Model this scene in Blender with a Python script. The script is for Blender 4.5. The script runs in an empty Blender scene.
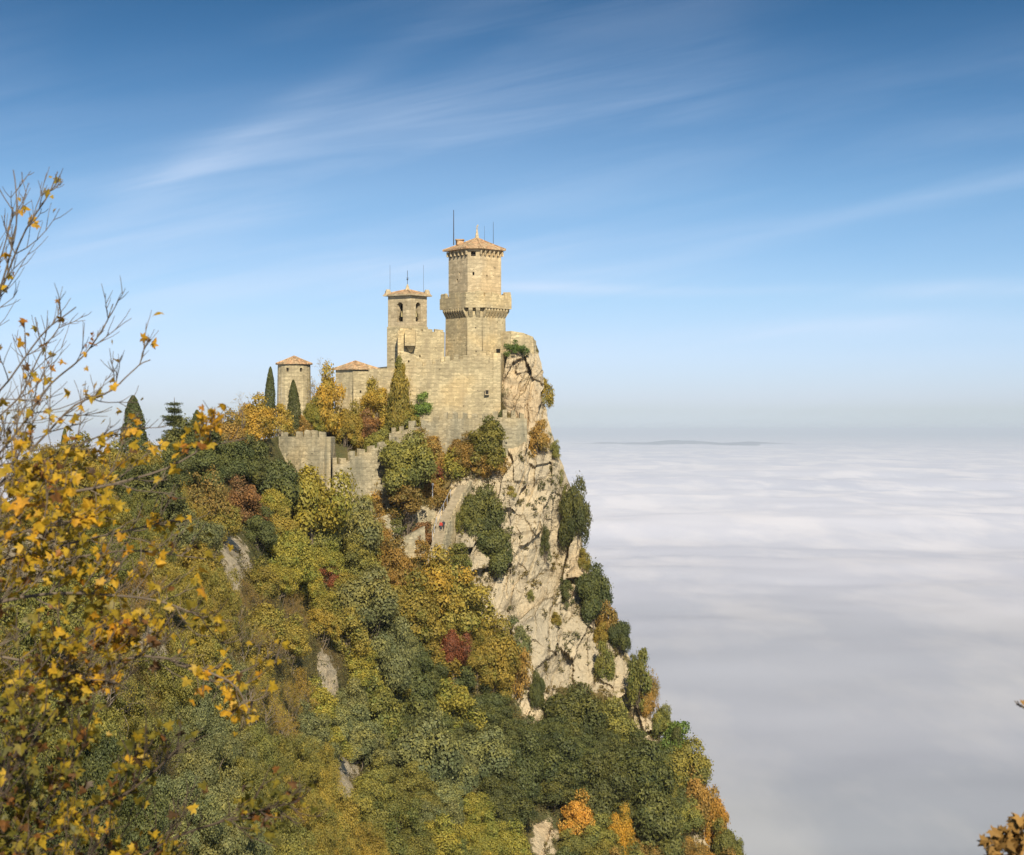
import bpy, bmesh, math, random
import numpy as np
from mathutils import Vector

# ------------------------------------------------------------------ camera, sky, sun
F = 1624.0          # focal length in pixels of a 1024 wide picture
HY = 430.0          # row of the true horizon
sc = bpy.context.scene
col = sc.collection
cam_d = bpy.data.cameras.new('camera'); cam = bpy.data.objects.new('camera', cam_d); col.objects.link(cam)
cam_d.sensor_width = 36; cam_d.lens = 36 * F / 1024
cam.rotation_euler = (math.radians(90), 0, 0)
cam_d.shift_y = (HY - 427.5) / 1024
cam_d.clip_start = 0.1; cam_d.clip_end = 400000
cam_d.dof.use_dof = True; cam_d.dof.focus_distance = 280; cam_d.dof.aperture_fstop = 5.0
sc.camera = cam
SUN_EL, SUN_AZ = 36.0, 12.0      # azimuth: degrees to the right of straight behind the camera
sun_dir = Vector((math.sin(math.radians(SUN_AZ)) * math.cos(math.radians(SUN_EL)),
                  -math.cos(math.radians(SUN_AZ)) * math.cos(math.radians(SUN_EL)), math.sin(math.radians(SUN_EL))))
sd = bpy.data.lights.new('sun', 'SUN'); sd.energy = 4.4; sd.angle = math.radians(0.6); sd.color = (1.0, 0.90, 0.74)
so = bpy.data.objects.new('sun', sd); col.objects.link(so)
so.rotation_euler = sun_dir.to_track_quat('Z', 'Y').to_euler()

world = bpy.data.worlds.new('World'); sc.world = world; world.use_nodes = True
wn, wl = world.node_tree.nodes, world.node_tree.links
wn.clear()
def N(nt, t, **kw):
    n = nt.nodes.new(t)
    for k, v in kw.items():
        if k.startswith('i_'):
            key = k[2:]
            key = int(key) if key.isdigit() else key.replace('_', ' ')
            n.inputs[key].default_value = v
        else: setattr(n, k, v)
    return n
def math_node(nt, op, a, b=None, c=None, clamp=False):
    n = nt.nodes.new('ShaderNodeMath'); n.operation = op; n.use_clamp = clamp
    for i, v in enumerate((a, b, c)):
        if v is None: continue
        if isinstance(v, (int, float)): n.inputs[i].default_value = v
        else: nt.links.new(v, n.inputs[i])
    return n.outputs[0]
def ramp(nt, fac, stops, interp='LINEAR'):
    n = nt.nodes.new('ShaderNodeValToRGB'); n.color_ramp.interpolation = interp
    cr = n.color_ramp
    while len(cr.elements) < len(stops): cr.elements.new(0.5)
    for e, (p, c) in zip(cr.elements, stops):
        e.position = p; e.color = (c if isinstance(c, tuple) else (c, c, c)) + (1,)
    nt.links.new(fac, n.inputs[0]); return n.outputs[0]
def mixc(nt, fac, a, b, mode='MIX'):
    n = nt.nodes.new('ShaderNodeMix'); n.data_type = 'RGBA'; n.blend_type = mode
    for s, v in ((n.inputs[0], fac), (n.inputs[6], a), (n.inputs[7], b)):
        if isinstance(v, (int, float)): s.default_value = v
        elif isinstance(v, tuple): s.default_value = v + (1,) if len(v) == 3 else v
        else: nt.links.new(v, s)
    return n.outputs[2]
nt = world.node_tree
tc = N(nt, 'ShaderNodeTexCoord')
sp = N(nt, 'ShaderNodeSeparateXYZ'); wl.new(tc.outputs['Generated'], sp.inputs[0])
zc = math_node(nt, 'MAXIMUM', sp.outputs[2], 0.012)
cb = N(nt, 'ShaderNodeCombineXYZ'); wl.new(sp.outputs[0], cb.inputs[0]); wl.new(sp.outputs[1], cb.inputs[1]); wl.new(zc, cb.inputs[2])
sky = N(nt, 'ShaderNodeTexSky', sky_type='NISHITA', sun_disc=False, altitude=700, air_density=1.0, dust_density=0.6, ozone_density=2.0)
sky.sun_elevation = math.radians(SUN_EL); sky.sun_rotation = math.radians(180 - SUN_AZ)
wl.new(cb.outputs[0], sky.inputs[0])
# the blue deepens with height above the horizon
grade = ramp(nt, zc, [(0.0, (0.56, 0.63, 0.86)), (0.009, (0.56, 0.63, 0.86)), (0.018, (0.60, 0.65, 0.92)), (0.045, (0.64, 0.69, 0.93)), (0.08, (0.60, 0.69, 0.86)), (0.14, (0.45, 0.60, 0.74)), (0.20, (0.24, 0.42, 0.56)), (0.26, (0.14, 0.30, 0.42)), (0.6, (0.14, 0.30, 0.42))])
skyc = mixc(nt, 1.0, sky.outputs[0], grade, 'MULTIPLY')
# cirrus: long thin streaks laid along a direction of the sky
u = math_node(nt, 'DIVIDE', sp.outputs[0], math_node(nt, 'MAXIMUM', math_node(nt, 'ABSOLUTE', sp.outputs[1]), 0.2))
v = math_node(nt, 'DIVIDE', sp.outputs[2], math_node(nt, 'MAXIMUM', math_node(nt, 'ABSOLUTE', sp.outputs[1]), 0.2))
vs = math_node(nt, 'MULTIPLY_ADD', u, -0.20, v)
cv = N(nt, 'ShaderNodeCombineXYZ'); wl.new(math_node(nt, 'MULTIPLY', u, 3.2), cv.inputs[0]); wl.new(math_node(nt, 'MULTIPLY', vs, 34.0), cv.inputs[1])
n1 = N(nt, 'ShaderNodeTexNoise', i_Scale=1.0, i_Detail=8.0, i_Roughness=0.58, i_Distortion=0.5); wl.new(cv.outputs[0], n1.inputs['Vector'])
cv2 = N(nt, 'ShaderNodeCombineXYZ'); wl.new(math_node(nt, 'MULTIPLY_ADD', u, 2.6, 3.3), cv2.inputs[0]); wl.new(math_node(nt, 'MULTIPLY', vs, 6.0), cv2.inputs[1])
n2 = N(nt, 'ShaderNodeTexNoise', i_Scale=1.0, i_Detail=3.0, i_Roughness=0.5); wl.new(cv2.outputs[0], n2.inputs['Vector'])
m1 = ramp(nt, n1.outputs[0], [(0.34, 0.12), (0.74, 1.0)], 'EASE')
m2 = ramp(nt, n2.outputs[0], [(0.36, 0.0), (0.66, 1.0)], 'EASE')
cm = math_node(nt, 'MULTIPLY', math_node(nt, 'MULTIPLY', m1, m2), 0.13)
# long feathery plumes: bearing, height, half length, half width, slope, strength
for (cu, cvv, ln_, wd_, sl_, st_) in ((-.20, .130, .11, .012, .16, .18), (-.08, .165, .20, .040, .02, .20), (-.26, .150, .10, .007, .14, .22), (-.02, .200, .14, .018, .10, .12), (-.17, .175, .12, .012, .55, .22), (-.14, .100, .16, .020, .05, .20), (-.20, .085, .12, .010, .02, .22), (-.24, .115, .09, .006, .22, .22), (.0, .10, .16, .010, -.03, .16),
                                     (.03, .088, .075, .0035, -.02, .50), (.14, .086, .06, .003, .03, .25), (.275, .087, .055, .0055, .06, .55), (.22, .066, .07, .0060, .04, .35), (.24, .062, .12, .006, .03, .28), (.22, .135, .14, .006, .22, .26), (.08, .118, .16, .005, .12, .16), (-.05, .052, .25, .014, .0, .16), (-.22, .065, .1, .008, .05, .28)):
    du = math_node(nt, 'ADD', u, -cu); dv = math_node(nt, 'MULTIPLY_ADD', du, -sl_, math_node(nt, 'ADD', v, -cvv))
    dv = math_node(nt, 'ADD', dv, math_node(nt, 'MULTIPLY', math_node(nt, 'SUBTRACT', n2.outputs[0], 0.5), wd_ * 2.5))
    q = math_node(nt, 'ADD', math_node(nt, 'POWER', math_node(nt, 'ABSOLUTE', math_node(nt, 'DIVIDE', du, ln_)), 2.0), math_node(nt, 'POWER', math_node(nt, 'ABSOLUTE', math_node(nt, 'DIVIDE', dv, wd_)), 2.0))
    g_ = math_node(nt, 'MULTIPLY', math_node(nt, 'EXPONENT', math_node(nt, 'MULTIPLY', q, -1.0)), st_)
    cm = math_node(nt, 'ADD', cm, math_node(nt, 'MULTIPLY', g_, math_node(nt, 'MULTIPLY_ADD', m1, 0.75, 0.28)), clamp=True)
skyc = mixc(nt, cm, skyc, (5.6, 6.4, 7.8))
bg = N(nt, 'ShaderNodeBackground'); bg.inputs[1].default_value = 0.095
wl.new(skyc, bg.inputs[0])
wo = N(nt, 'ShaderNodeOutputWorld'); wl.new(bg.outputs[0], wo.inputs[0])
sc.view_settings.view_transform = 'Standard'; sc.view_settings.look = 'None'
sc.view_settings.gamma = 1; sc.view_settings.use_curve_mapping = False
sc.view_settings.exposure = 0.48
sc.cycles.max_bounces = 6; sc.cycles.diffuse_bounces = 3; sc.cycles.transmission_bounces = 3; sc.cycles.volume_bounces = 0

# ------------------------------------------------------------------ helpers
rnd = random.Random(7)
def P(px, py, D):
    return np.array(((px - 512) / F * D, D, (HY - py) / F * D))
def V(px, py, D): return Vector(P(px, py, D))

def hsh(ix, iy, iz, seed):
    h = (ix.astype(np.int64) * 374761393 + iy.astype(np.int64) * 668265263 + iz.astype(np.int64) * 2147483647 + seed * 1274126177) & 0xffffffff
    h = ((h ^ (h >> 13)) * 1274126177) & 0xffffffff
    h = ((h ^ (h >> 16)) * 2246822519) & 0xffffffff
    return ((h ^ (h >> 15)) & 0xffffff) / float(0xffffff)
def vnoise(x, y, z, seed=0):
    x, y, z = np.broadcast_arrays(np.asarray(x, float), np.asarray(y, float), np.asarray(z, float))
    ix, iy, iz = np.floor(x), np.floor(y), np.floor(z)
    fx, fy, fz = x - ix, y - iy, z - iz
    fx = fx * fx * (3 - 2 * fx); fy = fy * fy * (3 - 2 * fy); fz = fz * fz * (3 - 2 * fz)
    r = 0
    for a in (0, 1):
        for b in (0, 1):
            for c in (0, 1):
                w = (fx if a else 1 - fx) * (fy if b else 1 - fy) * (fz if c else 1 - fz)
                r = r + w * hsh(ix + a, iy + b, iz + c, seed)
    return r
def fbm(x, y, z, seed=0, oct=4, gain=0.5):
    r, a, s = 0, 1.0, 0
    for o in range(oct):
        k = 2.03 ** o
        r = r + a * (vnoise(x * k + 13.1 * o, y * k + 7.7 * o, z * k - 3.3 * o, seed + o) * 2 - 1); s += a; a *= gain
    return r / s
def cells(x, y, z, seed=0):
    """distance to nearest / second nearest feature point and the id value of the nearest"""
    ix, iy, iz = np.floor(x), np.floor(y), np.floor(z)
    d1 = np.full(x.shape, 9.0); d2 = np.full(x.shape, 9.0); idv = np.zeros(x.shape)
    for a in (-1, 0, 1):
        for b in (-1, 0, 1):
            for c in (-1, 0, 1):
                cx, cy, cz = ix + a, iy + b, iz + c
                px = cx + hsh(cx, cy, cz, seed); py = cy + hsh(cx, cy, cz, seed + 1); pz = cz + hsh(cx, cy, cz, seed + 2)
                d = np.sqrt((px - x) ** 2 + (py - y) ** 2 + (pz - z) ** 2)
                m = d < d1
                d2 = np.where(m, d1, np.minimum(d2, d))
                idv = np.where(m, hsh(cx, cy, cz, seed + 3), idv)
                d1 = np.where(m, d, d1)
    return d1, d2, idv
def facets(x, z, seed):
    y = np.full(x.shape, .5); ix, iz = np.floor(x), np.floor(z); best = np.full(x.shape, 9.0); out = np.zeros(x.shape)
    for a in (-1, 0, 1):
        for c in (-1, 0, 1):
            cx, cz = ix + a, iz + c; o = np.zeros(x.shape); px = cx + hsh(cx, o, cz, seed); pz = cz + hsh(cx, o, cz, seed + 1); d = (px - x) ** 2 + (pz - z) ** 2
            v = (hsh(cx, o, cz, seed + 2) - .5) * 1.6 + (hsh(cx, o, cz, seed + 3) - .5) * 2.6 * (x - px) + (hsh(cx, o, cz, seed + 4) - .5) * 2.2 * (z - pz)
            out = np.where(d < best, v, out); best = np.minimum(d, best)
    return out

def mesh_np(name, verts, faces, smooth=False, mat=None, attrs=None):
    """faces: (n,k) int array"""
    me = bpy.data.meshes.new(name)
    verts = np.asarray(verts, dtype=np.float32); faces = np.asarray(faces, dtype=np.int32)
    n, k = faces.shape
    me.vertices.add(len(verts)); me.vertices.foreach_set('co', verts.ravel())
    me.loops.add(n * k); me.loops.foreach_set('vertex_index', faces.ravel())
    me.polygons.add(n); me.polygons.foreach_set('loop_start', np.arange(0, n * k, k, dtype=np.int32))
    me.polygons.foreach_set('use_smooth', np.full(n, smooth))
    if attrs:
        for an, (dom, arr) in attrs.items():
            a = me.attributes.new(an, 'FLOAT', dom); a.data.foreach_set('value', np.asarray(arr, dtype=np.float32))
    me.update(calc_edges=True)
    if mat: me.materials.append(mat)
    return me
def link(name, me, parent=None, loc=None):
    o = bpy.data.objects.new(name, me); col.objects.link(o)
    if parent is not None: o.parent = parent
    if loc is not None: o.location = loc
    return o
def tag(o, label=None, cat=None, group=None, kind=None):
    if label: o['label'] = label
    if cat: o['category'] = cat
    if group: o['group'] = group
    if kind: o['kind'] = kind
    return o
def empty(name, loc, label, cat, group=None, rz=0):
    o = bpy.data.objects.new(name, None); col.objects.link(o)
    o.location = loc; o.rotation_euler = (0, 0, rz); o.empty_display_size = 0.5
    return tag(o, label, cat, group)

class MB:
    """collects polygons in world space; build() turns them into ONE mesh, relative to its parent"""
    def __init__(s): s.v = []; s.f = []; s.m = []
    def poly(s, pts, mi=0):
        b = len(s.v); s.v += [tuple(p) for p in pts]; s.f.append(tuple(range(b, b + len(pts)))); s.m.append(mi)
    def prism(s, foot, z0, z1, foot2=None, mi=0, cap=True):
        """foot: list of (x,y) counter clockwise seen from above"""
        f2 = foot2 or foot; n = len(foot); b = len(s.v)
        z0s = z0 if isinstance(z0, (list, tuple)) else [z0] * n
        z1s = z1 if isinstance(z1, (list, tuple)) else [z1] * n
        s.v += [(p[0], p[1], z0s[i]) for i, p in enumerate(foot)] + [(p[0], p[1], z1s[i]) for i, p in enumerate(f2)]
        for i in range(n):
            j = (i + 1) % n; s.f.append((b + i, b + j, b + n + j, b + n + i)); s.m.append(mi)
        if cap:
            s.f.append(tuple(b + n + i for i in range(n))); s.m.append(mi)
            s.f.append(tuple(b + i for i in reversed(range(n)))); s.m.append(mi)
    def box(s, c, size, rz=0, mi=0):
        hx, hy, hz = size[0] / 2, size[1] / 2, size[2] / 2
        ca, sa = math.cos(rz), math.sin(rz)
        foot = [(c[0] + x * ca - y * sa, c[1] + x * sa + y * ca) for x, y in ((-hx, -hy), (hx, -hy), (hx, hy), (-hx, hy))]
        s.prism(foot, c[2] - hz, c[2] + hz, mi=mi)
    def tube(s, pts, rad, n=6, mi=0):
        pts = [Vector(p) for p in pts]; b = len(s.v)
        for i, p in enumerate(pts):
            d = (pts[min(i + 1, len(pts) - 1)] - pts[max(i - 1, 0)]).normalized()
            a = d.orthogonal().normalized() if i == 0 else (a - d * a.dot(d)).normalized()
            c = d.cross(a)
            r = rad[i] if isinstance(rad, (list, tuple)) else rad
            for k in range(n):
                t = 2 * math.pi * k / n
                s.v.append(tuple(p + (a * math.cos(t) + c * math.sin(t)) * r))
        for i in range(len(pts) - 1):
            for k in range(n):
                q = (k + 1) % n
                s.f.append((b + i * n + k, b + i * n + q, b + (i + 1) * n + q, b + (i + 1) * n + k)); s.m.append(mi)
        s.f.append(tuple(b + k for k in reversed(range(n)))); s.m.append(mi)
        s.f.append(tuple(b + (len(pts) - 1) * n + k for k in range(n))); s.m.append(mi)
    def face(s, a, b, z0, z1, openings=(), mi=0, dark=1, depth=0.5, batter=(0, 0)):
        """wall face from a to b (xy), outside on the right hand of a->b ... openings (u0,u1,v0,v1[,depth]) in metres, really cut in"""
        a = np.array(a, float); b = np.array(b, float); L = np.linalg.norm(b - a); d = (b - a) / L
        nrm = np.array((d[1], -d[0]))
        us = sorted({0, L} | {min(max(o[k], 0), L) for o in openings for k in (0, 1)})
        vs_ = sorted({0, z1 - z0} | {o[k] for o in openings for k in (2, 3)})
        H = z1 - z0
        def pt(u_, v_, dep=0):
            off = nrm * (batter[0] * (1 - v_ / H)) - nrm * dep
            q = a + d * u_ + off; return (q[0], q[1], z0 + v_)
        def inside(i, j):
            um, vm = (us[i] + us[i + 1]) / 2, (vs_[j] + vs_[j + 1]) / 2
            for o in openings:
                if o[0] < um < o[1] and o[2] < vm < o[3]: return o[4] if len(o) > 4 else depth
            return 0
        nu, nv = len(us) - 1, len(vs_) - 1
        dep = [[inside(i, j) for j in range(nv)] for i in range(nu)]
        for i in range(nu):
            for j in range(nv):
                u0, u1, v0, v1 = us[i], us[i + 1], vs_[j], vs_[j + 1]; D_ = dep[i][j]
                s.poly([pt(u0, v0, D_), pt(u1, v0, D_), pt(u1, v1, D_), pt(u0, v1, D_)], dark if D_ else mi)
                if D_:
                    if i == 0 or not dep[i - 1][j]: s.poly([pt(u0, v0), pt(u0, v0, D_), pt(u0, v1, D_), pt(u0, v1)], mi)
                    if i == nu - 1 or not dep[i + 1][j]: s.poly([pt(u1, v0, D_), pt(u1, v0), pt(u1, v1), pt(u1, v1, D_)], mi)
                    if j == 0 or not dep[i][j - 1]: s.poly([pt(u0, v0), pt(u1, v0), pt(u1, v0, D_), pt(u0, v0, D_)], mi)
                    if j == nv - 1 or not dep[i][j + 1]: s.poly([pt(u0, v1, D_), pt(u1, v1, D_), pt(u1, v1), pt(u0, v1)], mi)
    def build(s, name, mats, parent=None, smooth=False, jitter=0.0):
        if not isinstance(mats, (list, tuple)): mats = [mats]
        off = Vector((0, 0, 0))
        if parent is not None:
            q = parent
            while q is not None: off += q.location; q = q.parent
        me = bpy.data.meshes.new(name)
        vv = [Vector(p) - off for p in s.v]
        if jitter:
            out = []
            for p, w in zip(vv, s.v):
                q = [round(c, 3) * 0.9 for c in w]
                r = random.Random(hash((round(w[0], 2), round(w[1], 2), round(w[2], 2))))
                out.append(p + Vector((r.uniform(-1, 1), r.uniform(-1, 1), r.uniform(-1, 1))) * jitter)
            vv = out
        loc = Vector((0, 0, 0))
        if parent is None:
            lo = [min(p[i] for p in vv) for i in range(3)]; hi = [max(p[i] for p in vv) for i in range(3)]
            loc = Vector(((lo[0] + hi[0]) / 2, (lo[1] + hi[1]) / 2, lo[2])); vv = [p - loc for p in vv]
        me.from_pydata(vv, [], s.f)
        for m in mats: me.materials.append(m)
        if len(mats) > 1: me.polygons.foreach_set('material_index', s.m)
        if smooth: me.polygons.foreach_set('use_smooth', [True] * len(s.f))
        me.update()
        return link(name, me, parent, loc if parent is None else None)

# ------------------------------------------------------------------ materials
def new_mat(name, rough=0.9, spec=0.2):
    m = bpy.data.materials.new(name); m.use_nodes = True
    b = m.node_tree.nodes['Principled BSDF']; b.inputs['Roughness'].default_value = rough
    b.inputs['Specular IOR Level'].default_value = spec
    return m, m.node_tree, b
def plain(name, c, rough=0.8, metal=0.0):
    m, t, b = new_mat(name, rough)
    tcn = N(t, 'ShaderNodeTexCoord'); n = N(t, 'ShaderNodeTexNoise', i_Scale=6.0, i_Detail=4.0); t.links.new(tcn.outputs['Object'], n.inputs['Vector'])
    f = ramp(t, n.outputs[0], [(0.3, 0.75), (0.7, 1.15)])
    t.links.new(mixc(t, 1.0, c, f, 'MULTIPLY'), b.inputs['Base Color']); b.inputs['Metallic'].default_value = metal
    return m
def stone_mat(name, c1, c2, cstain, stone=(1.5, 1.5, 3.0), bump=0.5):
    m, t, b = new_mat(name, 0.95, 0.1)
    g = N(t, 'ShaderNodeNewGeometry'); L = t.links
    mp = N(t, 'ShaderNodeMapping'); mp.inputs['Scale'].default_value = stone; L.new(g.outputs['Position'], mp.inputs[0])
    vo = N(t, 'ShaderNodeTexVoronoi', i_Scale=1.0, i_Randomness=0.8); L.new(mp.outputs[0], vo.inputs['Vector'])
    sepc = N(t, 'ShaderNodeSeparateColor'); L.new(vo.outputs['Color'], sepc.inputs[0])
    voe = N(t, 'ShaderNodeTexVoronoi', i_Scale=1.0, i_Randomness=0.8, feature='DISTANCE_TO_EDGE'); L.new(mp.outputs[0], voe.inputs['Vector'])
    nz = N(t, 'ShaderNodeTexNoise', i_Scale=0.35, i_Detail=7.0, i_Roughness=0.62); L.new(g.outputs['Position'], nz.inputs['Vector'])
    mp2 = N(t, 'ShaderNodeMapping'); mp2.inputs['Scale'].default_value = (0.9, 0.9, 0.10); L.new(g.outputs['Position'], mp2.inputs[0])
    st = N(t, 'ShaderNodeTexNoise', i_Scale=1.0, i_Detail=6.0, i_Roughness=0.6); L.new(mp2.outputs[0], st.inputs['Vector'])
    base = mixc(t, ramp(t, nz.outputs[0], [(0.36, 0.0), (0.64, 1.0)]), c1, c2)
    base = mixc(t, 1.0, base, ramp(t, sepc.outputs[0], [(0.0, 0.76), (1.0, 1.2)]), 'MULTIPLY')
    base = mixc(t, 1.0, base, ramp(t, voe.outputs['Distance'], [(0.0, 0.78), (0.10, 1.0)]), 'MULTIPLY')
    base = mixc(t, ramp(t, st.outputs[0], [(0.46, 0.0), (0.66, 0.85)]), base, cstain)
    pn = N(t, 'ShaderNodeTexNoise', i_Scale=1.1, i_Detail=3.0); L.new(g.outputs['Position'], pn.inputs['Vector'])
    base = mixc(t, ramp(t, pn.outputs[0], [(0.66, 0.0), (0.72, 0.7)]), base, tuple(x * 0.35 for x in cstain))
    wc = N(t, 'ShaderNodeTexWave', i_Scale=0.45, i_Distortion=1.2, bands_direction='Z'); wc.inputs['Detail Scale'].default_value = .6; L.new(g.outputs['Position'], wc.inputs['Vector'])
    base = mixc(t, 1.0, base, ramp(t, wc.outputs['Fac'], [(0.0, 0.90), (0.25, 1.06)]), 'MULTIPLY')
    pt = N(t, 'ShaderNodeTexNoise', i_Scale=0.14, i_Detail=2.0); L.new(g.outputs['Position'], pt.inputs['Vector'])
    base = mixc(t, 1.0, base, ramp(t, pt.outputs[0], [(0.40, (.86, .87, .88)), (0.50, (1.0, 1.0, 1.0)), (0.60, (1.10, 1.04, .95))]), 'MULTIPLY')
    L.new(base, b.inputs['Base Color'])
    bp = N(t, 'ShaderNodeBump', i_Strength=bump, i_Distance=0.12)
    hgt = math_node(t, 'ADD', math_node(t, 'MULTIPLY', sepc.outputs[1], 0.6), math_node(t, 'MINIMUM', voe.outputs['Distance'], 0.15))
    hgt = math_node(t, 'ADD', hgt, math_node(t, 'MULTIPLY', pn.outputs[0], 0.8))
    L.new(hgt, bp.inputs['Height']); L.new(bp.outputs[0], b.inputs['Normal'])
    return m
M = {}
M['stone'] = stone_mat('castle stone', (0.54, 0.45, 0.265), (0.46, 0.375, 0.22), (0.36, 0.295, 0.18))
M['pale_stone'] = stone_mat('pale dressed stone', (0.57, 0.465, 0.29), (0.50, 0.40, 0.245), (0.39, 0.31, 0.19), stone=(1.1, 1.1, 2.2), bump=0.3)
M['old_stone'] = stone_mat('weathered wall stone', (0.45, 0.385, 0.25), (0.37, 0.32, 0.205), (0.25, 0.225, 0.15), stone=(1.4, 1.4, 2.6), bump=0.7)
M['grey_stone'] = stone_mat('grey wall stone', (0.39, 0.34, 0.225), (0.32, 0.28, 0.185), (0.22, 0.20, 0.135), stone=(1.4, 1.4, 2.6), bump=0.7)
M['dark'] = plain('dark interior', (0.035, 0.03, 0.025))
M['metal'] = plain('dark iron', (0.10, 0.10, 0.11), 0.5, 0.5)
M['bronze'] = plain('bell bronze', (0.12, 0.10, 0.05), 0.5, 0.7)
M['pale_metal'] = plain('galvanised metal', (0.55, 0.56, 0.58), 0.5, 0.3)
M['wood'] = plain('weathered wood', (0.13, 0.08, 0.045))
def roof_mat():
    m, t, b = new_mat('terracotta tiles', 0.9, 0.1); g = N(t, 'ShaderNodeNewGeometry'); L = t.links
    vo = N(t, 'ShaderNodeTexVoronoi', i_Scale=3.0); L.new(g.outputs['Position'], vo.inputs['Vector'])
    sepc = N(t, 'ShaderNodeSeparateColor'); L.new(vo.outputs['Color'], sepc.inputs[0])
    nz = N(t, 'ShaderNodeTexNoise', i_Scale=0.8, i_Detail=6.0); L.new(g.outputs['Position'], nz.inputs['Vector'])
    c = mixc(t, ramp(t, nz.outputs[0], [(0.35, 0.0), (0.65, 1.0)]), (0.48, 0.29, 0.155), (0.44, 0.325, 0.19))
    c = mixc(t, 1.0, c, ramp(t, sepc.outputs[0], [(0, 0.6), (1, 1.35)]), 'MULTIPLY')
    L.new(c, b.inputs['Base Color'])
    bp = N(t, 'ShaderNodeBump', i_Strength=0.7, i_Distance=0.1); L.new(sepc.outputs[1], bp.inputs['Height']); L.new(bp.outputs[0], b.inputs['Normal'])
    return m
M['roof'] = roof_mat()

def rock_mat():
    m, t, b = new_mat('limestone cliff', 0.95, 0.1); g = N(t, 'ShaderNodeNewGeometry'); L = t.links
    pos = g.outputs['Position']
    wn_ = N(t, 'ShaderNodeTexNoise', i_Scale=0.12, i_Detail=3.0); L.new(pos, wn_.inputs['Vector'])
    wv = N(t, 'ShaderNodeVectorMath', operation='MULTIPLY_ADD'); L.new(wn_.outputs['Color'], wv.inputs[0]); wv.inputs[1].default_value = (7, 7, 7); L.new(pos, wv.inputs[2])
    mp = N(t, 'ShaderNodeMapping'); mp.inputs['Rotation'].default_value = (0, math.radians(14), 0); mp.inputs['Scale'].default_value = (0.55, 0.55, 0.13); L.new(wv.outputs[0], mp.inputs[0])
    streak = N(t, 'ShaderNodeTexNoise', i_Scale=1.0, i_Detail=8.0, i_Roughness=0.65); L.new(mp.outputs[0], streak.inputs['Vector'])
    blot = N(t, 'ShaderNodeTexNoise', i_Scale=0.09, i_Detail=7.0, i_Roughness=0.6); L.new(pos, blot.inputs['Vector'])
    fine = N(t, 'ShaderNodeTexNoise', i_Scale=1.3, i_Detail=8.0, i_Roughness=0.7); L.new(pos, fine.inputs['Vector'])
    c = mixc(t, ramp(t, blot.outputs[0], [(0.38, 0.0), (0.62, 1.0)]), (0.62, 0.50, 0.315), (0.48, 0.40, 0.265))
    c = mixc(t, ramp(t, streak.outputs[0], [(0.54, 0.0), (0.72, 0.75)]), c, (0.36, 0.27, 0.16))
    c = mixc(t, ramp(t, fine.outputs[0], [(0.60, 0.0), (0.72, 0.7)]), c, (0.27, 0.24, 0.16))
    c = mixc(t, ramp(t, fine.outputs[0], [(0.30, 0.8), (0.42, 0.0)]), c, (0.66, 0.56, 0.385))
    big = N(t, 'ShaderNodeTexNoise', i_Scale=0.05, i_Detail=4.0, i_Roughness=0.55); L.new(wv.outputs[0], big.inputs['Vector'])
    c = mixc(t, ramp(t, big.outputs[0], [(0.47, 0.0), (0.60, 0.5)]), c, (0.40, 0.35, 0.25))
    c = mixc(t, ramp(t, big.outputs[0], [(0.36, 0.55), (0.44, 0.0)]), c, (0.50, 0.36, 0.20))
    # scrubby growth where the rock lies flatter
    vn = N(t, 'ShaderNodeTexNoise', i_Scale=0.30, i_Detail=8.0, i_Roughness=0.65); L.new(pos, vn.inputs['Vector'])
    veg = N(t, 'ShaderNodeAttribute', attribute_name='veg')
    nz = N(t, 'ShaderNodeSeparateXYZ'); L.new(g.outputs['Normal'], nz.inputs[0])
    fl = math_node(t, 'MULTIPLY', math_node(t, 'SUBTRACT', nz.outputs[2], 0.25), 0.25)
    s = math_node(t, 'ADD', math_node(t, 'ADD', vn.outputs[0], math_node(t, 'MULTIPLY', veg.outputs['Fac'], 0.42)), fl)
    gm = ramp(t, s, [(0.68, 0.0), (0.78, 1.0)])
    gc = mixc(t, ramp(t, blot.outputs[0], [(0.4, 0.0), (0.6, 1.0)]), (0.10, 0.10, 0.04), (0.17, 0.12, 0.045))
    c = mixc(t, gm, c, gc)
    mpc = N(t, 'ShaderNodeMapping'); mpc.inputs['Rotation'].default_value = (0, math.radians(14), 0); mpc.inputs['Scale'].default_value = (0.6, 0.6, 0.16); L.new(wv.outputs[0], mpc.inputs[0])
    ck = N(t, 'ShaderNodeTexVoronoi', i_Scale=1.0, feature='DISTANCE_TO_EDGE'); L.new(mpc.outputs[0], ck.inputs['Vector'])
    ckm = ramp(t, ck.outputs['Distance'], [(0.0, 0.0), (0.09, 1.0)])
    c = mixc(t, 1.0, c, ramp(t, ckm, [(0.0, 0.95), (1.0, 1.0)]), 'MULTIPLY')
    bd = N(t, 'ShaderNodeMapping'); bd.inputs['Rotation'].default_value = (0, math.radians(-52), 0); bd.inputs['Scale'].default_value = (0.05, 0.12, 0.75); L.new(wv.outputs[0], bd.inputs[0])
    bn = N(t, 'ShaderNodeTexNoise', i_Scale=1.0, i_Detail=5.0, i_Roughness=0.6); L.new(bd.outputs[0], bn.inputs['Vector'])
    c = mixc(t, 1.0, c, ramp(t, bn.outputs[0], [(0.36, 0.68), (0.46, 1.0), (0.60, 1.08)]), 'MULTIPLY')
    L.new(c, b.inputs['Base Color'])
    bp = N(t, 'ShaderNodeBump', i_Strength=0.8, i_Distance=0.8)
    L.new(math_node(t, 'ADD', math_node(t, 'ADD', math_node(t, 'MULTIPLY', ckm, 0.10), math_node(t, 'MULTIPLY', bn.outputs[0], 1.2)), math_node(t, 'ADD', math_node(t, 'MULTIPLY', fine.outputs[0], 0.8), streak.outputs[0])), bp.inputs['Height']); L.new(bp.outputs[0], b.inputs['Normal'])
    return m
M['rock'] = rock_mat()

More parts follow.
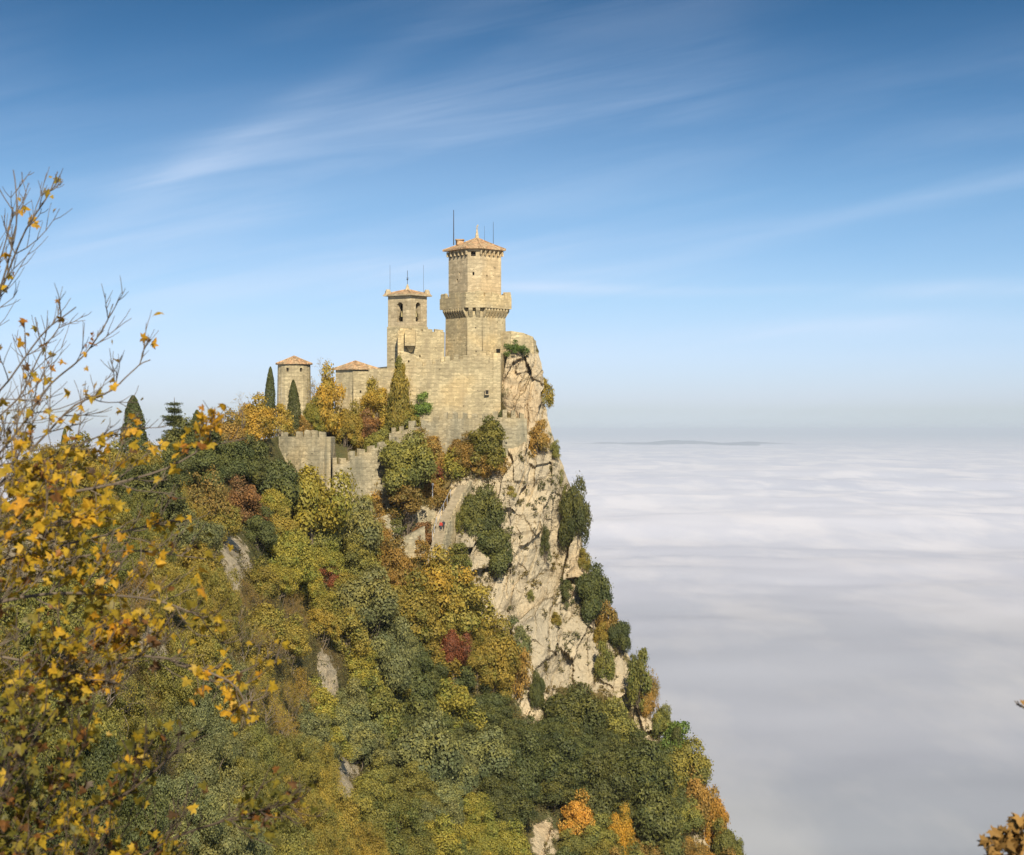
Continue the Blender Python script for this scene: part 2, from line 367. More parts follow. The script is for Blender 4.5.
def leaf_mat(name, warm=(1.18, 1.08, 0.8), cool=(0.68, 0.86, 0.85), trans=0.35):
    """base colour = the object's own colour, shifted leaf by leaf and spray by spray"""
    m = bpy.data.materials.new(name); m.use_nodes = True; t = m.node_tree; L = t.links; t.nodes.clear()
    oi = N(t, 'ShaderNodeObjectInfo')
    at = N(t, 'ShaderNodeAttribute', attribute_name='tint'); al = N(t, 'ShaderNodeAttribute', attribute_name='spray')
    c = mixc(t, 1.0, oi.outputs['Color'], ramp(t, al.outputs['Fac'], [(0.0, cool), (0.5, (1.0, 1.0, 1.0)), (1.0, warm)]), 'MULTIPLY')
    c = mixc(t, 1.0, c, ramp(t, at.outputs['Fac'], [(0.0, 0.58), (1.0, 1.46)]), 'MULTIPLY')
    d = N(t, 'ShaderNodeBsdfPrincipled'); d.inputs['Roughness'].default_value = 0.55; d.inputs['Specular IOR Level'].default_value = 0.3
    tr = N(t, 'ShaderNodeBsdfTranslucent'); L.new(c, d.inputs['Base Color']); L.new(c, tr.inputs[0])
    mx = N(t, 'ShaderNodeMixShader'); mx.inputs[0].default_value = trans; L.new(d.outputs[0], mx.inputs[1]); L.new(tr.outputs[0], mx.inputs[2])
    o = N(t, 'ShaderNodeOutputMaterial'); L.new(mx.outputs[0], o.inputs[0]); return m
M['leaf'] = leaf_mat('leaves')
M['leaf_ever'] = leaf_mat('evergreen leaves', (1.4, 1.25, 0.9), (0.72, 0.8, 0.8), 0.25)
def maple_mat():
    m = bpy.data.materials.new('maple leaves'); m.use_nodes = True; t = m.node_tree; L = t.links; t.nodes.clear()
    at = N(t, 'ShaderNodeAttribute', attribute_name='tint')
    c = ramp(t, at.outputs['Fac'], [(0.0, (0.13, 0.12, 0.02)), (0.22, (0.30, 0.22, 0.02)), (0.45, (0.58, 0.36, 0.025)), (0.66, (0.60, 0.29, 0.02)), (0.82, (0.40, 0.15, 0.02)), (1.0, (0.085, 0.052, 0.024))])
    g = N(t, 'ShaderNodeNewGeometry'); n = N(t, 'ShaderNodeTexNoise', i_Scale=40.0, i_Detail=3.0); L.new(g.outputs['Position'], n.inputs['Vector'])
    c = mixc(t, 1.0, c, ramp(t, n.outputs[0], [(0.3, 0.65), (0.7, 1.25)]), 'MULTIPLY')
    d = N(t, 'ShaderNodeBsdfPrincipled'); d.inputs['Roughness'].default_value = 0.5; d.inputs['Specular IOR Level'].default_value = 0.3
    tr = N(t, 'ShaderNodeBsdfTranslucent'); L.new(c, d.inputs['Base Color']); L.new(c, tr.inputs[0])
    mx = N(t, 'ShaderNodeMixShader'); mx.inputs[0].default_value = 0.4; L.new(d.outputs[0], mx.inputs[1]); L.new(tr.outputs[0], mx.inputs[2])
    o = N(t, 'ShaderNodeOutputMaterial'); L.new(mx.outputs[0], o.inputs[0]); return m
M['maple'] = maple_mat(); M['withered'] = plain('withered brown leaf', (.27, .15, .04), .7)
M['bark'] = plain('grey brown bark', (0.16, 0.125, 0.09), 0.9)
M['twig'] = plain('pale twigs', (0.27, 0.22, 0.17), 0.9)
M['dark_bark'] = plain('dark bark', (0.09, 0.065, 0.045), 0.9)

# ------------------------------------------------------------------ terrain: the rock ridge
sil_y = np.array([330, 337, 345, 360, 380, 392, 405, 420, 440, 460, 480, 510, 540, 560, 590, 620, 650, 700, 740, 780, 820, 855, 900, 1000, 1300], float)
sil_x = np.array([531, 534, 539, 542, 545, 541, 547, 549, 556, 562, 569, 578, 583, 588, 598, 612, 628, 647, 660, 686, 711, 732, 752, 800, 930], float)
def silx(py): return np.interp(py, sil_y, sil_x)
cr_x = np.array([-600, -300, 0, 60, 110, 200, 270, 330, 380, 400, 497, 503, 510, 522, 534], float)
cr_y = np.array([640, 560, 505, 480, 468, 452, 438, 425, 408, 402, 400, 372, 341, 338, 343], float)
ctrl = np.array([
 (-600,640,80),(-300,560,95),(0,505,150),(60,480,185),(110,468,205),(200,452,235),(270,438,268),(330,425,292),(400,402,300),(480,398,301),(534,343,303),
 (503,356,294),(512,352,294),(508,400,289.5),(522,352,295.5),(532,354,298),(500,458,283.5),(470,458,283),(440,462,283.5),(526,452,284),
 (300,480,270),(340,505,274),(380,505,279),(430,476,281),(500,470,282),(545,440,292),(520,420,291),(545,390,298),(578,520,291),(480,430,294),
 (430,560,270),(470,510,280),(520,540,280),(520,500,281),(468,530,276.5),(456,548,271),(520,600,276),(560,560,287),(590,600,285),
 (450,650,257),(500,660,266),(540,700,266),(600,680,276),(650,740,270),(625,650,284),
 (400,750,238),(500,800,243),(600,855,246),(740,855,262),(690,790,266),
 (300,600,228),(240,560,200),(180,560,175),(100,560,140),(0,560,118),
 (300,750,190),(200,700,135),(100,700,100),(0,700,82),(350,650,235),
 (350,855,180),(200,855,105),(100,855,80),(0,855,62),(450,855,215),
 (-600,900,45),(-300,900,50),(500,1300,150),(930,1300,200),(0,1300,38),(-600,1300,25),(250,1300,75)], float)
def _fit():
    X = ctrl[:, :2] / 300.0; Y = np.log(ctrl[:, 2])
    d = np.linalg.norm(X[:, None] - X[None], axis=2); K = np.where(d > 0, d * d * np.log(d + 1e-9), 0) + np.eye(len(X)) * 0.002
    A = np.block([[K, np.c_[np.ones(len(X)), X]], [np.c_[np.ones(len(X)), X].T, np.zeros((3, 3))]])
    return X, np.linalg.solve(A, np.r_[Y, 0, 0, 0])
_X, _w = _fit()
def D0(px, py):
    px = np.asarray(px, float); py = np.asarray(py, float); sh = np.broadcast(px, py).shape
    q = np.stack([np.broadcast_to(px, sh).ravel(), np.broadcast_to(py, sh).ravel()], 1) / 300.0
    out = np.empty(len(q))
    for s in range(0, len(q), 20000):
        e = q[s:s + 20000]; d = np.linalg.norm(e[:, None] - _X[None], axis=2)
        out[s:s + 20000] = np.where(d > 0, d * d * np.log(d + 1e-9), 0) @ _w[:-3] + _w[-3] + e @ _w[-2:]
    return np.exp(out).reshape(sh)
rock_poly = [(498,335),(536,335),(552,400),(560,455),(580,520),(592,560),(606,605),(640,668),(668,745),(648,752),(625,705),(598,690),(560,690),(545,722),(528,735),(512,700),(508,650),(480,605),(452,585),(428,560),(425,530),(440,500),(462,478),(490,470),(505,440),(512,410),(500,380)]
def inpoly(px, py, poly):
    r = np.zeros(np.broadcast(px, py).shape, bool); n = len(poly)
    for i in range(n):
        x0, y0 = poly[i]; x1, y1 = poly[(i + 1) % n]
        c = ((y0 > py) != (y1 > py)) & (px < (x1 - x0) * (py - y0) / (y1 - y0 + 1e-9) + x0)
        r ^= c
    return r
spots = [(236,562,16,34),(345,778,15,26),(326,672,10,26),(30,560,45,35),(150,650,20,26),(545,838,16,22),(100,690,16,22),(705,838,12,14),(130,800,14,22),(395,520,26,12)]
def rockness(px, py):
    """1 where bare rock shows"""
    nx = px + 9 * (fbm(px / 22, py / 22, 0, 5) ); ny = py + 9 * fbm(px / 22, py / 22, 3, 9)
    r = inpoly(nx, ny, rock_poly)
    for a, b, ra, rb in spots: r |= ((nx - a) / ra) ** 2 + ((ny - b) / rb) ** 2 < 1
    return r
def soft_rock(px, py):
    r = 0
    for a, b in ((0, 0), (7, 0), (-7, 0), (0, 7), (0, -7)): r = r + rockness(px + a, py + b).astype(float)
    return r / 5
def relief(px, py, D):
    x = (px - 512) / F * D; z = (HY - py) / F * D
    k = np.clip(soft_rock(px, py), 0.12, 1) * np.clip(D / 260, 0.2, 1.1)
    wx = x + 2.0 * fbm(x / 6, 0, z / 6, 21); wz = z + 2.0 * fbm(x / 6, 4, z / 6, 23)
    tx = wx - 0.28 * wz; tz = wz + 0.2 * wx
    r = 1.7 * facets(tx / 5.4, tz / 11.0, 31) + 0.5 * facets(tx / 2.2, tz / 5.0, 41) + 0.16 * facets(tx / .9, tz / 1.3, 45)
    r = r + 1.5 * fbm(tx / 8, 1, tz / 12, 51, 4, 0.5)
    cr = np.abs(fbm(tx / 3.4, 2, tz / 15, 61, 3)); r = r - 0.7 * np.clip(0.07 - cr, 0, 1) / 0.07   # long steep fissures
    return r * k
def ground_D(px, py):
    px = np.asarray(px, float); py = np.asarray(py, float)
    D = D0(px, py)
    return D - relief(px, py, D)
def build_terrain():
    s1 = np.linspace(0, 1, 25) ** 1.0
    tt = np.r_[np.linspace(0, 0.55, 380)[:-1], np.linspace(0.55, 1, 40)]
    cols_px0 = np.r_[np.linspace(-600, -10, 22), np.arange(0, 400, 3.5)]
    kk = np.linspace(0, 1, 230)
    rows = []
    PX = []; PY = []
    for t in tt:
        pyr = 337 + t * (1300 - 337)
        right = silx(pyr) + 3.0 * float(fbm(np.array([pyr / 14.0]), np.array([0.0]), np.array([0.0]), 71, 4)[0]) + 1.5 * float(vnoise(pyr / 3.0, 0, 0, 72)) - 1
        p = np.r_[cols_px0, 400 + kk * (right - 400)]
        p0 = np.r_[cols_px0, 400 + kk * (534 - 400)]
        c = np.interp(p0, cr_x, cr_y)
        PX.append(p); PY.append(c + t * (1300 - c))
    PX = np.array(PX); PY = np.array(PY)
    D = D0(PX, PY)
    rel = relief(PX, PY, D)
    D = D - rel
    veg = 1 - soft_rock(PX, PY)
    W = np.stack([(PX - 512) / F * D, D, (HY - PY) / F * D], 2)
    # the back of the ridge, behind the crest and behind the right-hand skyline
    def off(row, dx, dy, dz): r = row.copy(); r[..., 0] += dx; r[..., 1] += dy; r[..., 2] += dz; return r
    def wob(row, a, sd_): return a * fbm(row[..., 0] / 9, row[..., 1] / 9, row[..., 2] / 9, sd_)
    top = W[0]
    back = [off(top, 0, dy, dz + wob(top, 0.6, 80 + i)) for i, (dy, dz) in enumerate(((140, -330), (110, -160), (85, -70), (60, -28), (40, -12), (24, -4), (12, -1), (5, -0.2)))]
    W = np.concatenate([np.array(back), W], 0)
    nb = len(back)
    veg = np.concatenate([np.ones((nb, veg.shape[1])), veg], 0)
    # foot goes down under the cloud
    bot = W[-1]
    W = np.concatenate([W, off(bot, 0, -4, -40)[None], off(bot, 8, -10, -380)[None]], 0); veg = np.concatenate([veg, np.ones((2, veg.shape[1]))], 0)
    right = W[:, -1]
    ext = []
    n = len(right)
    for i, (dx, dy) in enumerate(((-0.3, 3), (-1.0, 8), (-1.5, 16), (-4, 30), (-14, 60), (-40, 120))):
        e = right.copy(); e[:, 0] += dx + wob(right, 1.0 + 0.4 * i, 90 + i) - (0 if i else 0); e[:, 1] += dy
        ext.append(e)
    W = np.concatenate([W, np.array(ext).transpose(1, 0, 2)], 1); veg = np.concatenate([veg, np.full((n, 6), 0.4)], 1)
    R, C = W.shape[:2]
    idx = np.arange(R * C).reshape(R, C)
    f = np.stack([idx[:-1, :-1], idx[1:, :-1], idx[1:, 1:], idx[:-1, 1:]], 2).reshape(-1, 4)
    me = mesh_np('mountain', W.reshape(-1, 3), f, False, M['rock'], {'veg': ('POINT', veg.ravel())})
    o = link('mountain', me); tag(o, kind='structure'); return o
terrain = build_terrain()

# the knoll the photographer stands on (wholly below the frame)
def build_knoll():
    rs = np.r_[0, np.linspace(2, 60, 30)]; an = np.linspace(0, 2 * np.pi, 61)[:-1]
    Rr, A = np.meshgrid(rs, an, indexing='ij')
    x = Rr * np.cos(A); y = Rr * np.sin(A) - 2
    z = -2.6 - np.clip(Rr - 5, 0, None) * 1.1 - np.clip(Rr - 20, 0, None) * 4 + 0.4 * fbm(x / 4, y / 4, 0, 3)
    z = np.minimum(z, -2.4 - np.clip(y, 0, None) * 0.32)
    n, k = x.shape; idx = np.arange(n * k).reshape(n, k)
    f = np.stack([idx[:-1], idx[1:], np.roll(idx, -1, 1)[1:], np.roll(idx, -1, 1)[:-1]], 2).reshape(-1, 4)
    me = mesh_np('ground', np.stack([x, y, z], 2).reshape(-1, 3), f, True, M['rock'], {'veg': ('POINT', np.ones(n * k))})
    tag(link('ground', me), kind='structure')
build_knoll()

# ------------------------------------------------------------------ sea of cloud, far hills, haze
SEA = -300.0
def build_sea():
    m, t, b = new_mat('cloud top', 1.0, 0.0); L = t.links; g = N(t, 'ShaderNodeNewGeometry')
    mp = N(t, 'ShaderNodeMapping'); mp.inputs['Scale'].default_value = (0.00022, 0.00022, 0); L.new(g.outputs['Position'], mp.inputs[0])
    n = N(t, 'ShaderNodeTexNoise', i_Scale=1.0, i_Detail=7.0, i_Roughness=0.55, i_Distortion=0.4); L.new(mp.outputs[0], n.inputs['Vector'])
    mp3 = N(t, 'ShaderNodeMapping'); mp3.inputs['Scale'].default_value = (0.0009, 0.0016, 0); L.new(g.outputs['Position'], mp3.inputs[0])
    n3 = N(t, 'ShaderNodeTexNoise', i_Scale=1.0, i_Detail=5.0, i_Roughness=0.5); L.new(mp3.outputs[0], n3.inputs['Vector'])
    c = mixc(t, ramp(t, n.outputs[0], [(0.35, 0.0), (0.65, 1.0)]), (0.64, 0.67, 0.76), (0.80, 0.80, 0.83))
    c = mixc(t, ramp(t, n3.outputs[0], [(0.35, 0.36), (0.62, 0.0)]), c, (0.52, 0.56, 0.64))
    mp4 = N(t, 'ShaderNodeMapping'); mp4.inputs['Scale'].default_value = (0.0030, 0.0010, 0); mp4.inputs['Rotation'].default_value = (0, 0, .3); L.new(g.outputs['Position'], mp4.inputs[0])
    n4 = N(t, 'ShaderNodeTexNoise', i_Scale=1.0, i_Detail=6.0, i_Roughness=0.6); L.new(mp4.outputs[0], n4.inputs['Vector'])
    c = mixc(t, ramp(t, n4.outputs[0], [(0.47, 0.0), (0.60, 0.62)]), c, (.89, .875, .88))
    # the cloud colour is darker and greyer near the camera, paler with distance
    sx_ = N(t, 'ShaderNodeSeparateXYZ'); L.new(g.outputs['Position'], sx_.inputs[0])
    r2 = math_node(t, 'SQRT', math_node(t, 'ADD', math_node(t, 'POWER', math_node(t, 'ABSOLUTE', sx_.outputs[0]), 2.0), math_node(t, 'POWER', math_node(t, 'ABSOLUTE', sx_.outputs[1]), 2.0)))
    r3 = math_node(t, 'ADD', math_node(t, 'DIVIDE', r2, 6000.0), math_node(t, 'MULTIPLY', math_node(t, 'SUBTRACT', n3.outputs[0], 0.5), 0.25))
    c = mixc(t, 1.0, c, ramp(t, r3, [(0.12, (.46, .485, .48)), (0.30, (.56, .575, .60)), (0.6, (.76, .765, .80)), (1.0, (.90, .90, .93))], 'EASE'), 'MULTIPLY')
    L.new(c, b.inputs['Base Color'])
    rr = np.geomspace(500, 95000, 330); rr = np.r_[1.0, rr]
    an = np.r_[np.linspace(45, 135, 420), np.linspace(135, 405, 60)[1:-1]] * np.pi / 180
    Rr, A = np.meshgrid(rr, an, indexing='ij'); x = Rr * np.cos(A); y = Rr * np.sin(A)
    z = 26 * fbm(x / 1500, y / 1100, 0, 11, 5, 0.45) + 25 * fbm(x / 9000, y / 6000, 0, 17, 3, 0.5) + 7 * fbm(x / 300, y / 220, 0, 19, 3) * np.clip(4000 / Rr, 0, 1)
    lump = 1 - np.abs(fbm(x / 2600, y / 1500, 5, 23, 4)) * 2
    z = z + 22 * lump
    z = z + 17 * fbm(x / 620, y / 800, 9, 29, 4, 0.5) * np.clip(Rr / 3000, .35, 1)
    z = z + SEA - 22
    n, k = x.shape; idx = np.arange(n * k).reshape(n, k)
    f = np.stack([idx[:-1], idx[1:], np.roll(idx, -1, 1)[1:], np.roll(idx, -1, 1)[:-1]], 2).reshape(-1, 4)
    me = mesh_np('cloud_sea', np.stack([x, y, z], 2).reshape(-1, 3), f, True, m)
    tag(link('cloud_sea', me), 'pale sea of cloud stretching flat to the horizon', 'clouds', kind='stuff')
build_sea()
def build_hills():
    m = plain('far hills tinted by haze', (0.20, 0.23, 0.26))  # pale blue grey: part of the distance haze is put into the colour
    xs = np.linspace(200, 7600, 90); ys = np.linspace(33000, 38500, 20)
    X, Y = np.meshgrid(xs, ys)
    e = np.clip(1 - ((X - 3600) / 3500) ** 2, 0, 1) * np.clip(1 - ((Y - 35500) / 2600) ** 2, 0, 1)
    Z = SEA - 60 + 160 * e * (0.65 + 0.5 * fbm(X / 900, Y / 1500, 0, 5))
    n, k = X.shape; idx = np.arange(n * k).reshape(n, k)
    f = np.stack([idx[:-1, :-1], idx[:-1, 1:], idx[1:, 1:], idx[1:, :-1]], 2).reshape(-1, 4)
    tag(link('hills', mesh_np('hills', np.stack([X, Y, Z], 2).reshape(-1, 3), f, True, m)), kind='structure')
build_hills()
def build_haze():
    m = bpy.data.materials.new('haze'); m.use_nodes = True; t = m.node_tree; t.nodes.clear()
    pv = N(t, 'ShaderNodeVolumePrincipled'); pv.inputs['Color'].default_value = (0.76, 0.86, 1.0, 1); pv.inputs['Density'].default_value = 3.8e-5
    pv.inputs['Anisotropy'].default_value = -0.15
    o = N(t, 'ShaderNodeOutputMaterial'); t.links.new(pv.outputs[0], o.inputs['Volume'])
    h = MB(); h.prism([(-100000, -100000), (100000, -100000), (100000, 100000), (-100000, 100000)], -560, 60)
    ob = h.build('haze', m); tag(ob, 'thin pale haze in the air over the cloud', 'haze', kind='stuff')
build_haze()

# ------------------------------------------------------------------ castle
def outset(foot, d):
    n = len(foot); out = []
    for i in range(n):
        p0, p1, p2 = np.array(foot[i - 1]), np.array(foot[i]), np.array(foot[(i + 1) % n])
        a = (p1 - p0) / np.linalg.norm(p1 - p0); b = (p2 - p1) / np.linalg.norm(p2 - p1)
        na = np.array((a[1], -a[0])); nb = np.array((b[1], -b[0]))
        k = (na + nb); k = k / max(np.dot(k, na), 0.25)
        out.append(tuple(p1 + k * d))
    return out
def zat(py, D): return (HY - py) / F * D
def xat(px, D): return (px - 512) / F * D
def hip_roof(root, foot, z, apex, over, thick=0.25, name='roof', mat='roof', lift=0.0):
    mb = MB(); e = outset(foot, over); n = len(e)
    # shallow concave slope: an inner ring between eave and apex
    mb.prism(e, z, z + thick)
    ins = [(p[0] * 0.55 + apex[0] * 0.45, p[1] * 0.55 + apex[1] * 0.45) for p in e]
    zz = z + thick; zm = zz + (apex[2] - zz) * 0.42
    for i in range(n):
        j = (i + 1) % n
        mb.poly([(e[i][0], e[i][1], zz + .003), (e[j][0], e[j][1], zz + .003), (ins[j][0], ins[j][1], zm), (ins[i][0], ins[i][1], zm)])
        mb.poly([(ins[i][0], ins[i][1], zm), (ins[j][0], ins[j][1], zm), apex])
    # ridge tiles
    for i in range(n):
        mb.tube([(e[i][0], e[i][1], zz), (ins[i][0], ins[i][1], zm + .03), (apex[0], apex[1], apex[2] + .03)], 0.13, 5)
    return mb.build(name, M[mat], root)
def battlement(root, pts, th, merlon, gap, mh, mat, zoff=0.0, rs=1):
    """merlons (each its own part) along a top line pts [(x,y,z)...]"""
    r = random.Random(rs)
    for a, b in zip(pts[:-1], pts[1:]):
        a = np.array(a); b = np.array(b); L = np.linalg.norm((b - a)[:2]); d = (b - a) / L
        n = max(1, int(round(L / (merlon + gap)))); st = L / n
        for i in range(n):
            if r.random() < 0.03: continue
            w = merlon * r.uniform(0.85, 1.1) * st / (merlon + gap); u0 = i * st + (st - w) / 2; c = a + d * (u0 + w / 2)
            h = mh * r.uniform(0.6, 1.15)
            mb = MB(); rz = math.atan2(d[1], d[0])
            mb.box((c[0], c[1], c[2] + h / 2 - 0.25 + zoff), (w, th, h + 0.5), rz + r.uniform(-.03, .03))
            k = len(mb.v)
            for q in (4, 5, 6, 7):
                v_ = mb.v[q]; mb.v[q] = (v_[0] + r.uniform(-.08, .08), v_[1] + r.uniform(-.05, .05), v_[2] + r.uniform(-.26, .1))
            mb.build('merlon', M[mat], root)
def wall_strip(root, pts, zbase, th, mat, name='masonry', openings=None, parent=None, step=1.6, rough=0.12, rs=3):
    """a wall following pts [(x,y,ztop)], split into short bays with an uneven top and face"""
    mb = MB(); r = random.Random(rs)
    P_ = []
    for a, b in zip(pts[:-1], pts[1:]):
        a = np.array(a, float); b = np.array(b, float); n = max(1, int(np.linalg.norm((b - a)[:2]) / step))
        for i in range(n): P_.append(a + (b - a) * i / n)
    P_.append(np.array(pts[-1], float))
    F_, B_ = [], []
    for i, p in enumerate(P_):
        q0 = P_[max(0, i - 1)]; q1 = P_[min(len(P_) - 1, i + 1)]; d = (q1 - q0)[:2]; d = d / np.linalg.norm(d); nrm = np.array((d[1], -d[0]))
        o = r.uniform(-rough, rough)
        F_.append(p[:2] + nrm * (th / 2 + o * .6)); B_.append(p[:2] - nrm * th / 2)
        P_[i] = np.array((p[0], p[1], p[2] + o * .6))
    rows = 5
    for i in range(len(P_) - 1):
        for k in range(rows):
            def fp(ii, kk):
                f = kk / rows; zz = zbase[ii] + (P_[ii][2] - zbase[ii]) * f if isinstance(zbase, list) else zbase + (P_[ii][2] - zbase) * f
                bat = (1 - f) * 0.35
                d = F_[ii] - B_[ii]; d = d / np.linalg.norm(d)
                rr_ = random.Random(ii * 91 + kk * 7 + rs).uniform(-.07, .07)
                q = F_[ii] + d * (bat + rr_); return (q[0], q[1], zz)
            mb.poly([fp(i, k), fp(i + 1, k), fp(i + 1, k + 1), fp(i, k + 1)])
        z0 = zbase
        mb.poly([(*B_[i + 1], z0), (*B_[i], z0), (*B_[i], P_[i][2]), (*B_[i + 1], P_[i + 1][2])])
        def tp(ii): 
            rr_ = random.Random(ii * 91 + rows * 7 + rs).uniform(-.07, .07); d = F_[ii] - B_[ii]; d = d / np.linalg.norm(d); q = F_[ii] + d * rr_; return (q[0], q[1], P_[ii][2])
        mb.poly([tp(i), tp(i + 1), (*B_[i + 1], P_[i + 1][2]), (*B_[i], P_[i][2])])
    for ii in (0, len(P_) - 1):
        q = [(*B_[ii], z0), (F_[ii][0], F_[ii][1], z0), (F_[ii][0], F_[ii][1], P_[ii][2]), (*B_[ii], P_[ii][2])]
        mb.poly(q if ii else q[::-1])
    return mb.build(name, M[mat], root)

DT = 300.0
S = DT / F
def tower_main():
    zb = zat(412, DT); root = empty('main_tower', (xat(475, DT), DT + 4, zb), 'tallest stone castle tower with a projecting battlemented gallery and tiled roof', 'tower')
    A = np.array((xat(467.6, DT), DT)); B = A + (12.4 * S, -0.15); R = B + (21 * S, 3.6); Lc = A + (-20 * S, 4.6); K = A + (4.0, 9.6)
    up = [tuple(Lc), tuple(A), tuple(B), tuple(R), tuple(K)]   # ccw
    z1, zg, zt = zb, zat(300, DT), zat(248.8, DT)
    def length(i): return float(np.linalg.norm(np.array(up[(i + 1) % 5]) - np.array(up[i])))
    H = zt - zg; mb = MB()
    ops = {0: [(length(0) * .42, length(0) * .42 + .45, H - 5.9, H - 5.3), (length(0) * .55, length(0) * .55 + .4, H - 4.6, H - 4.1)], 1: [(0.6, 1.5, H - 1.35, H - .45), (0.9, 1.25, H - 4.9, H - 4.3)], 2: [(1.6, 1.9, H - 5.2, H - 4.7)], 3: [], 4: []}
    for i in (0, 2, 3, 4):
        n = 5; L = length(i)
        for k in range(n):
            u0 = L * (k + .5) / n - .24; ops[i].append((u0, u0 + .5, H - 1.25, H - .5, .6))
    for i in range(5): mb.face(up[i], up[(i + 1) % 5], zg, zt, ops[i])
    mb.build('upper_shaft', [M['pale_stone'], M['dark']], root)
    # brackets under the eaves
    for i in (0, 2, 3, 4):
        a = np.array(up[i]); b = np.array(up[(i + 1) % 5]); L = length(i); d = (b - a) / L; nn = np.array((d[1], -d[0]))
        for k in range(6):
            c = a + d * (L * (k + .02 if k == 0 else k - (0.02 if k == 5 else 0)) / 5) + nn * .22
            m2 = MB(); m2.box((c[0], c[1], zt - .62), (.22, .44, .9), math.atan2(d[1], d[0])); m2.build('eave_bracket', M['pale_stone'], root)
    lo = [(p[0] + .2, p[1]) for p in outset(up, .5)]; lob = outset(up, 0.95)
    z2 = zat(308, DT)
    mb = MB(); Hh = z2 - z1
    for i in range(5):
        L = float(np.linalg.norm(np.array(lo[(i + 1) % 5]) - np.array(lo[i]))); o = []
        rr = random.Random(57 + i)
        for k in range(7 if i in (0, 2) else 2):
            uu = rr.uniform(.5, L - .6); vv = Hh - rr.uniform(2.6, 8.5); o.append((uu, uu + .2, vv, vv + .24, .3))
        mb.face(lo[i], lo[(i + 1) % 5], z1, z2, o, batter=(.35, .35))
    mb.build('lower_shaft', [M['stone'], M['dark']], root)
    gal = [(p[0] + .35, p[1]) for p in outset(up, 1.38)]; zgb, zgt = zat(308, DT), zat(292.0, DT)
    gm = MB(); gm.prism(gal, zgb, zgt - .9); gm.build('gallery', M['stone'], root)
    ring = [(*gal[i], zgt - .9) for i in range(5)] ; inn = outset(gal, -.22)
    for i in range(5):
        battlement(root, [(*inn[i], zgt - .9), (*inn[(i + 1) % 5], zgt - .9)], .42, 1.5, .07, .95, 'stone', rs=5 + i)
    # corbels
    for i in range(5):
        a = np.array(lo[i]); b = np.array(lo[(i + 1) % 5]); L = float(np.linalg.norm(b - a)); d = (b - a) / L; nn = np.array((d[1], -d[0]))
        n = 2 if i == 1 else max(4, int(L / .72))
        for k in range(n):
            c = a + d * (L * (k + .5) / n); w = .2 if i != 1 else .36
            cb_ = MB(); p = [c - d * w, c + d * w]; dep = .86
            z0_, z1_, zm_ = zgb - 2.0, zgb - .02, zgb - .45
            q0 = p[0]; q1 = p[1]; o0 = p[0] + nn * dep; o1 = p[1] + nn * dep
            q0i = q0 - nn * .1; q1i = q1 - nn * .1
            cb_.poly([(*q0i, z0_), (*q1i, z0_), (*o1, zm_), (*o0, zm_)]); cb_.poly([(*o0, zm_), (*o1, zm_), (*o1, z1_), (*o0, z1_)])
            cb_.poly([(*q0i, z0_), (*o0, zm_), (*o0, z1_), (*q0i, z1_)]); cb_.poly([(*q1i, z0_), (*q1i, z1_), (*o1, z1_), (*o1, zm_)])
            cb_.build('corbel', M['stone'], root)
    cx, cy = np.mean([p[0] for p in up]), np.mean([p[1] for p in up])
    apex = (xat(477, cy), cy, zat(238, cy))
    roof = hip_roof(root, up, zt, apex, .78)
    ch = MB(); ch.box((xat(459, DT), DT + 4.4, zat(242.5, DT + 4)), (1.3, 1.1, .9), .3); ch.prism([(xat(454.5, DT), DT + 3.5), (xat(463.5, DT), DT + 3.8), (xat(463.5, DT), DT + 5.4), (xat(454.5, DT), DT + 5.2)], zat(240.2, DT + 4), zat(239.2, DT + 4)); ch.build('chimney', M['roof'], roof)
    fi = MB(); x0, y0, z0 = apex
    fi.tube([(x0, y0, z0 - .2), (x0, y0, z0 + .5), (x0, y0, z0 + 1.3), (x0, y0, z0 + 2.0)], [.42, .3, .16, .1], 6)
    fi.tube([(x0 - .05, y0, z0 + 2.0), (x0 + .12, y0, z0 + 2.3), (x0 + .2, y0, z0 + 2.5)], [.1, .16, .05], 5); fi.build('finial', M['pale_stone'], roof)
    for px, y0_, y1_, r_ in ((453.7, 210, 245, .11), (493.3, 222, 245, .055), (484.5, 226, 242, .03)):
        t = MB(); Da = DT + 4.2; t.tube([(xat(px, Da), Da, zat(y1_, Da)), (xat(px, Da), Da, zat(y0_, Da))], [r_, r_ * .6], 5); t.build('antenna', M['metal'], root)
tower_main()

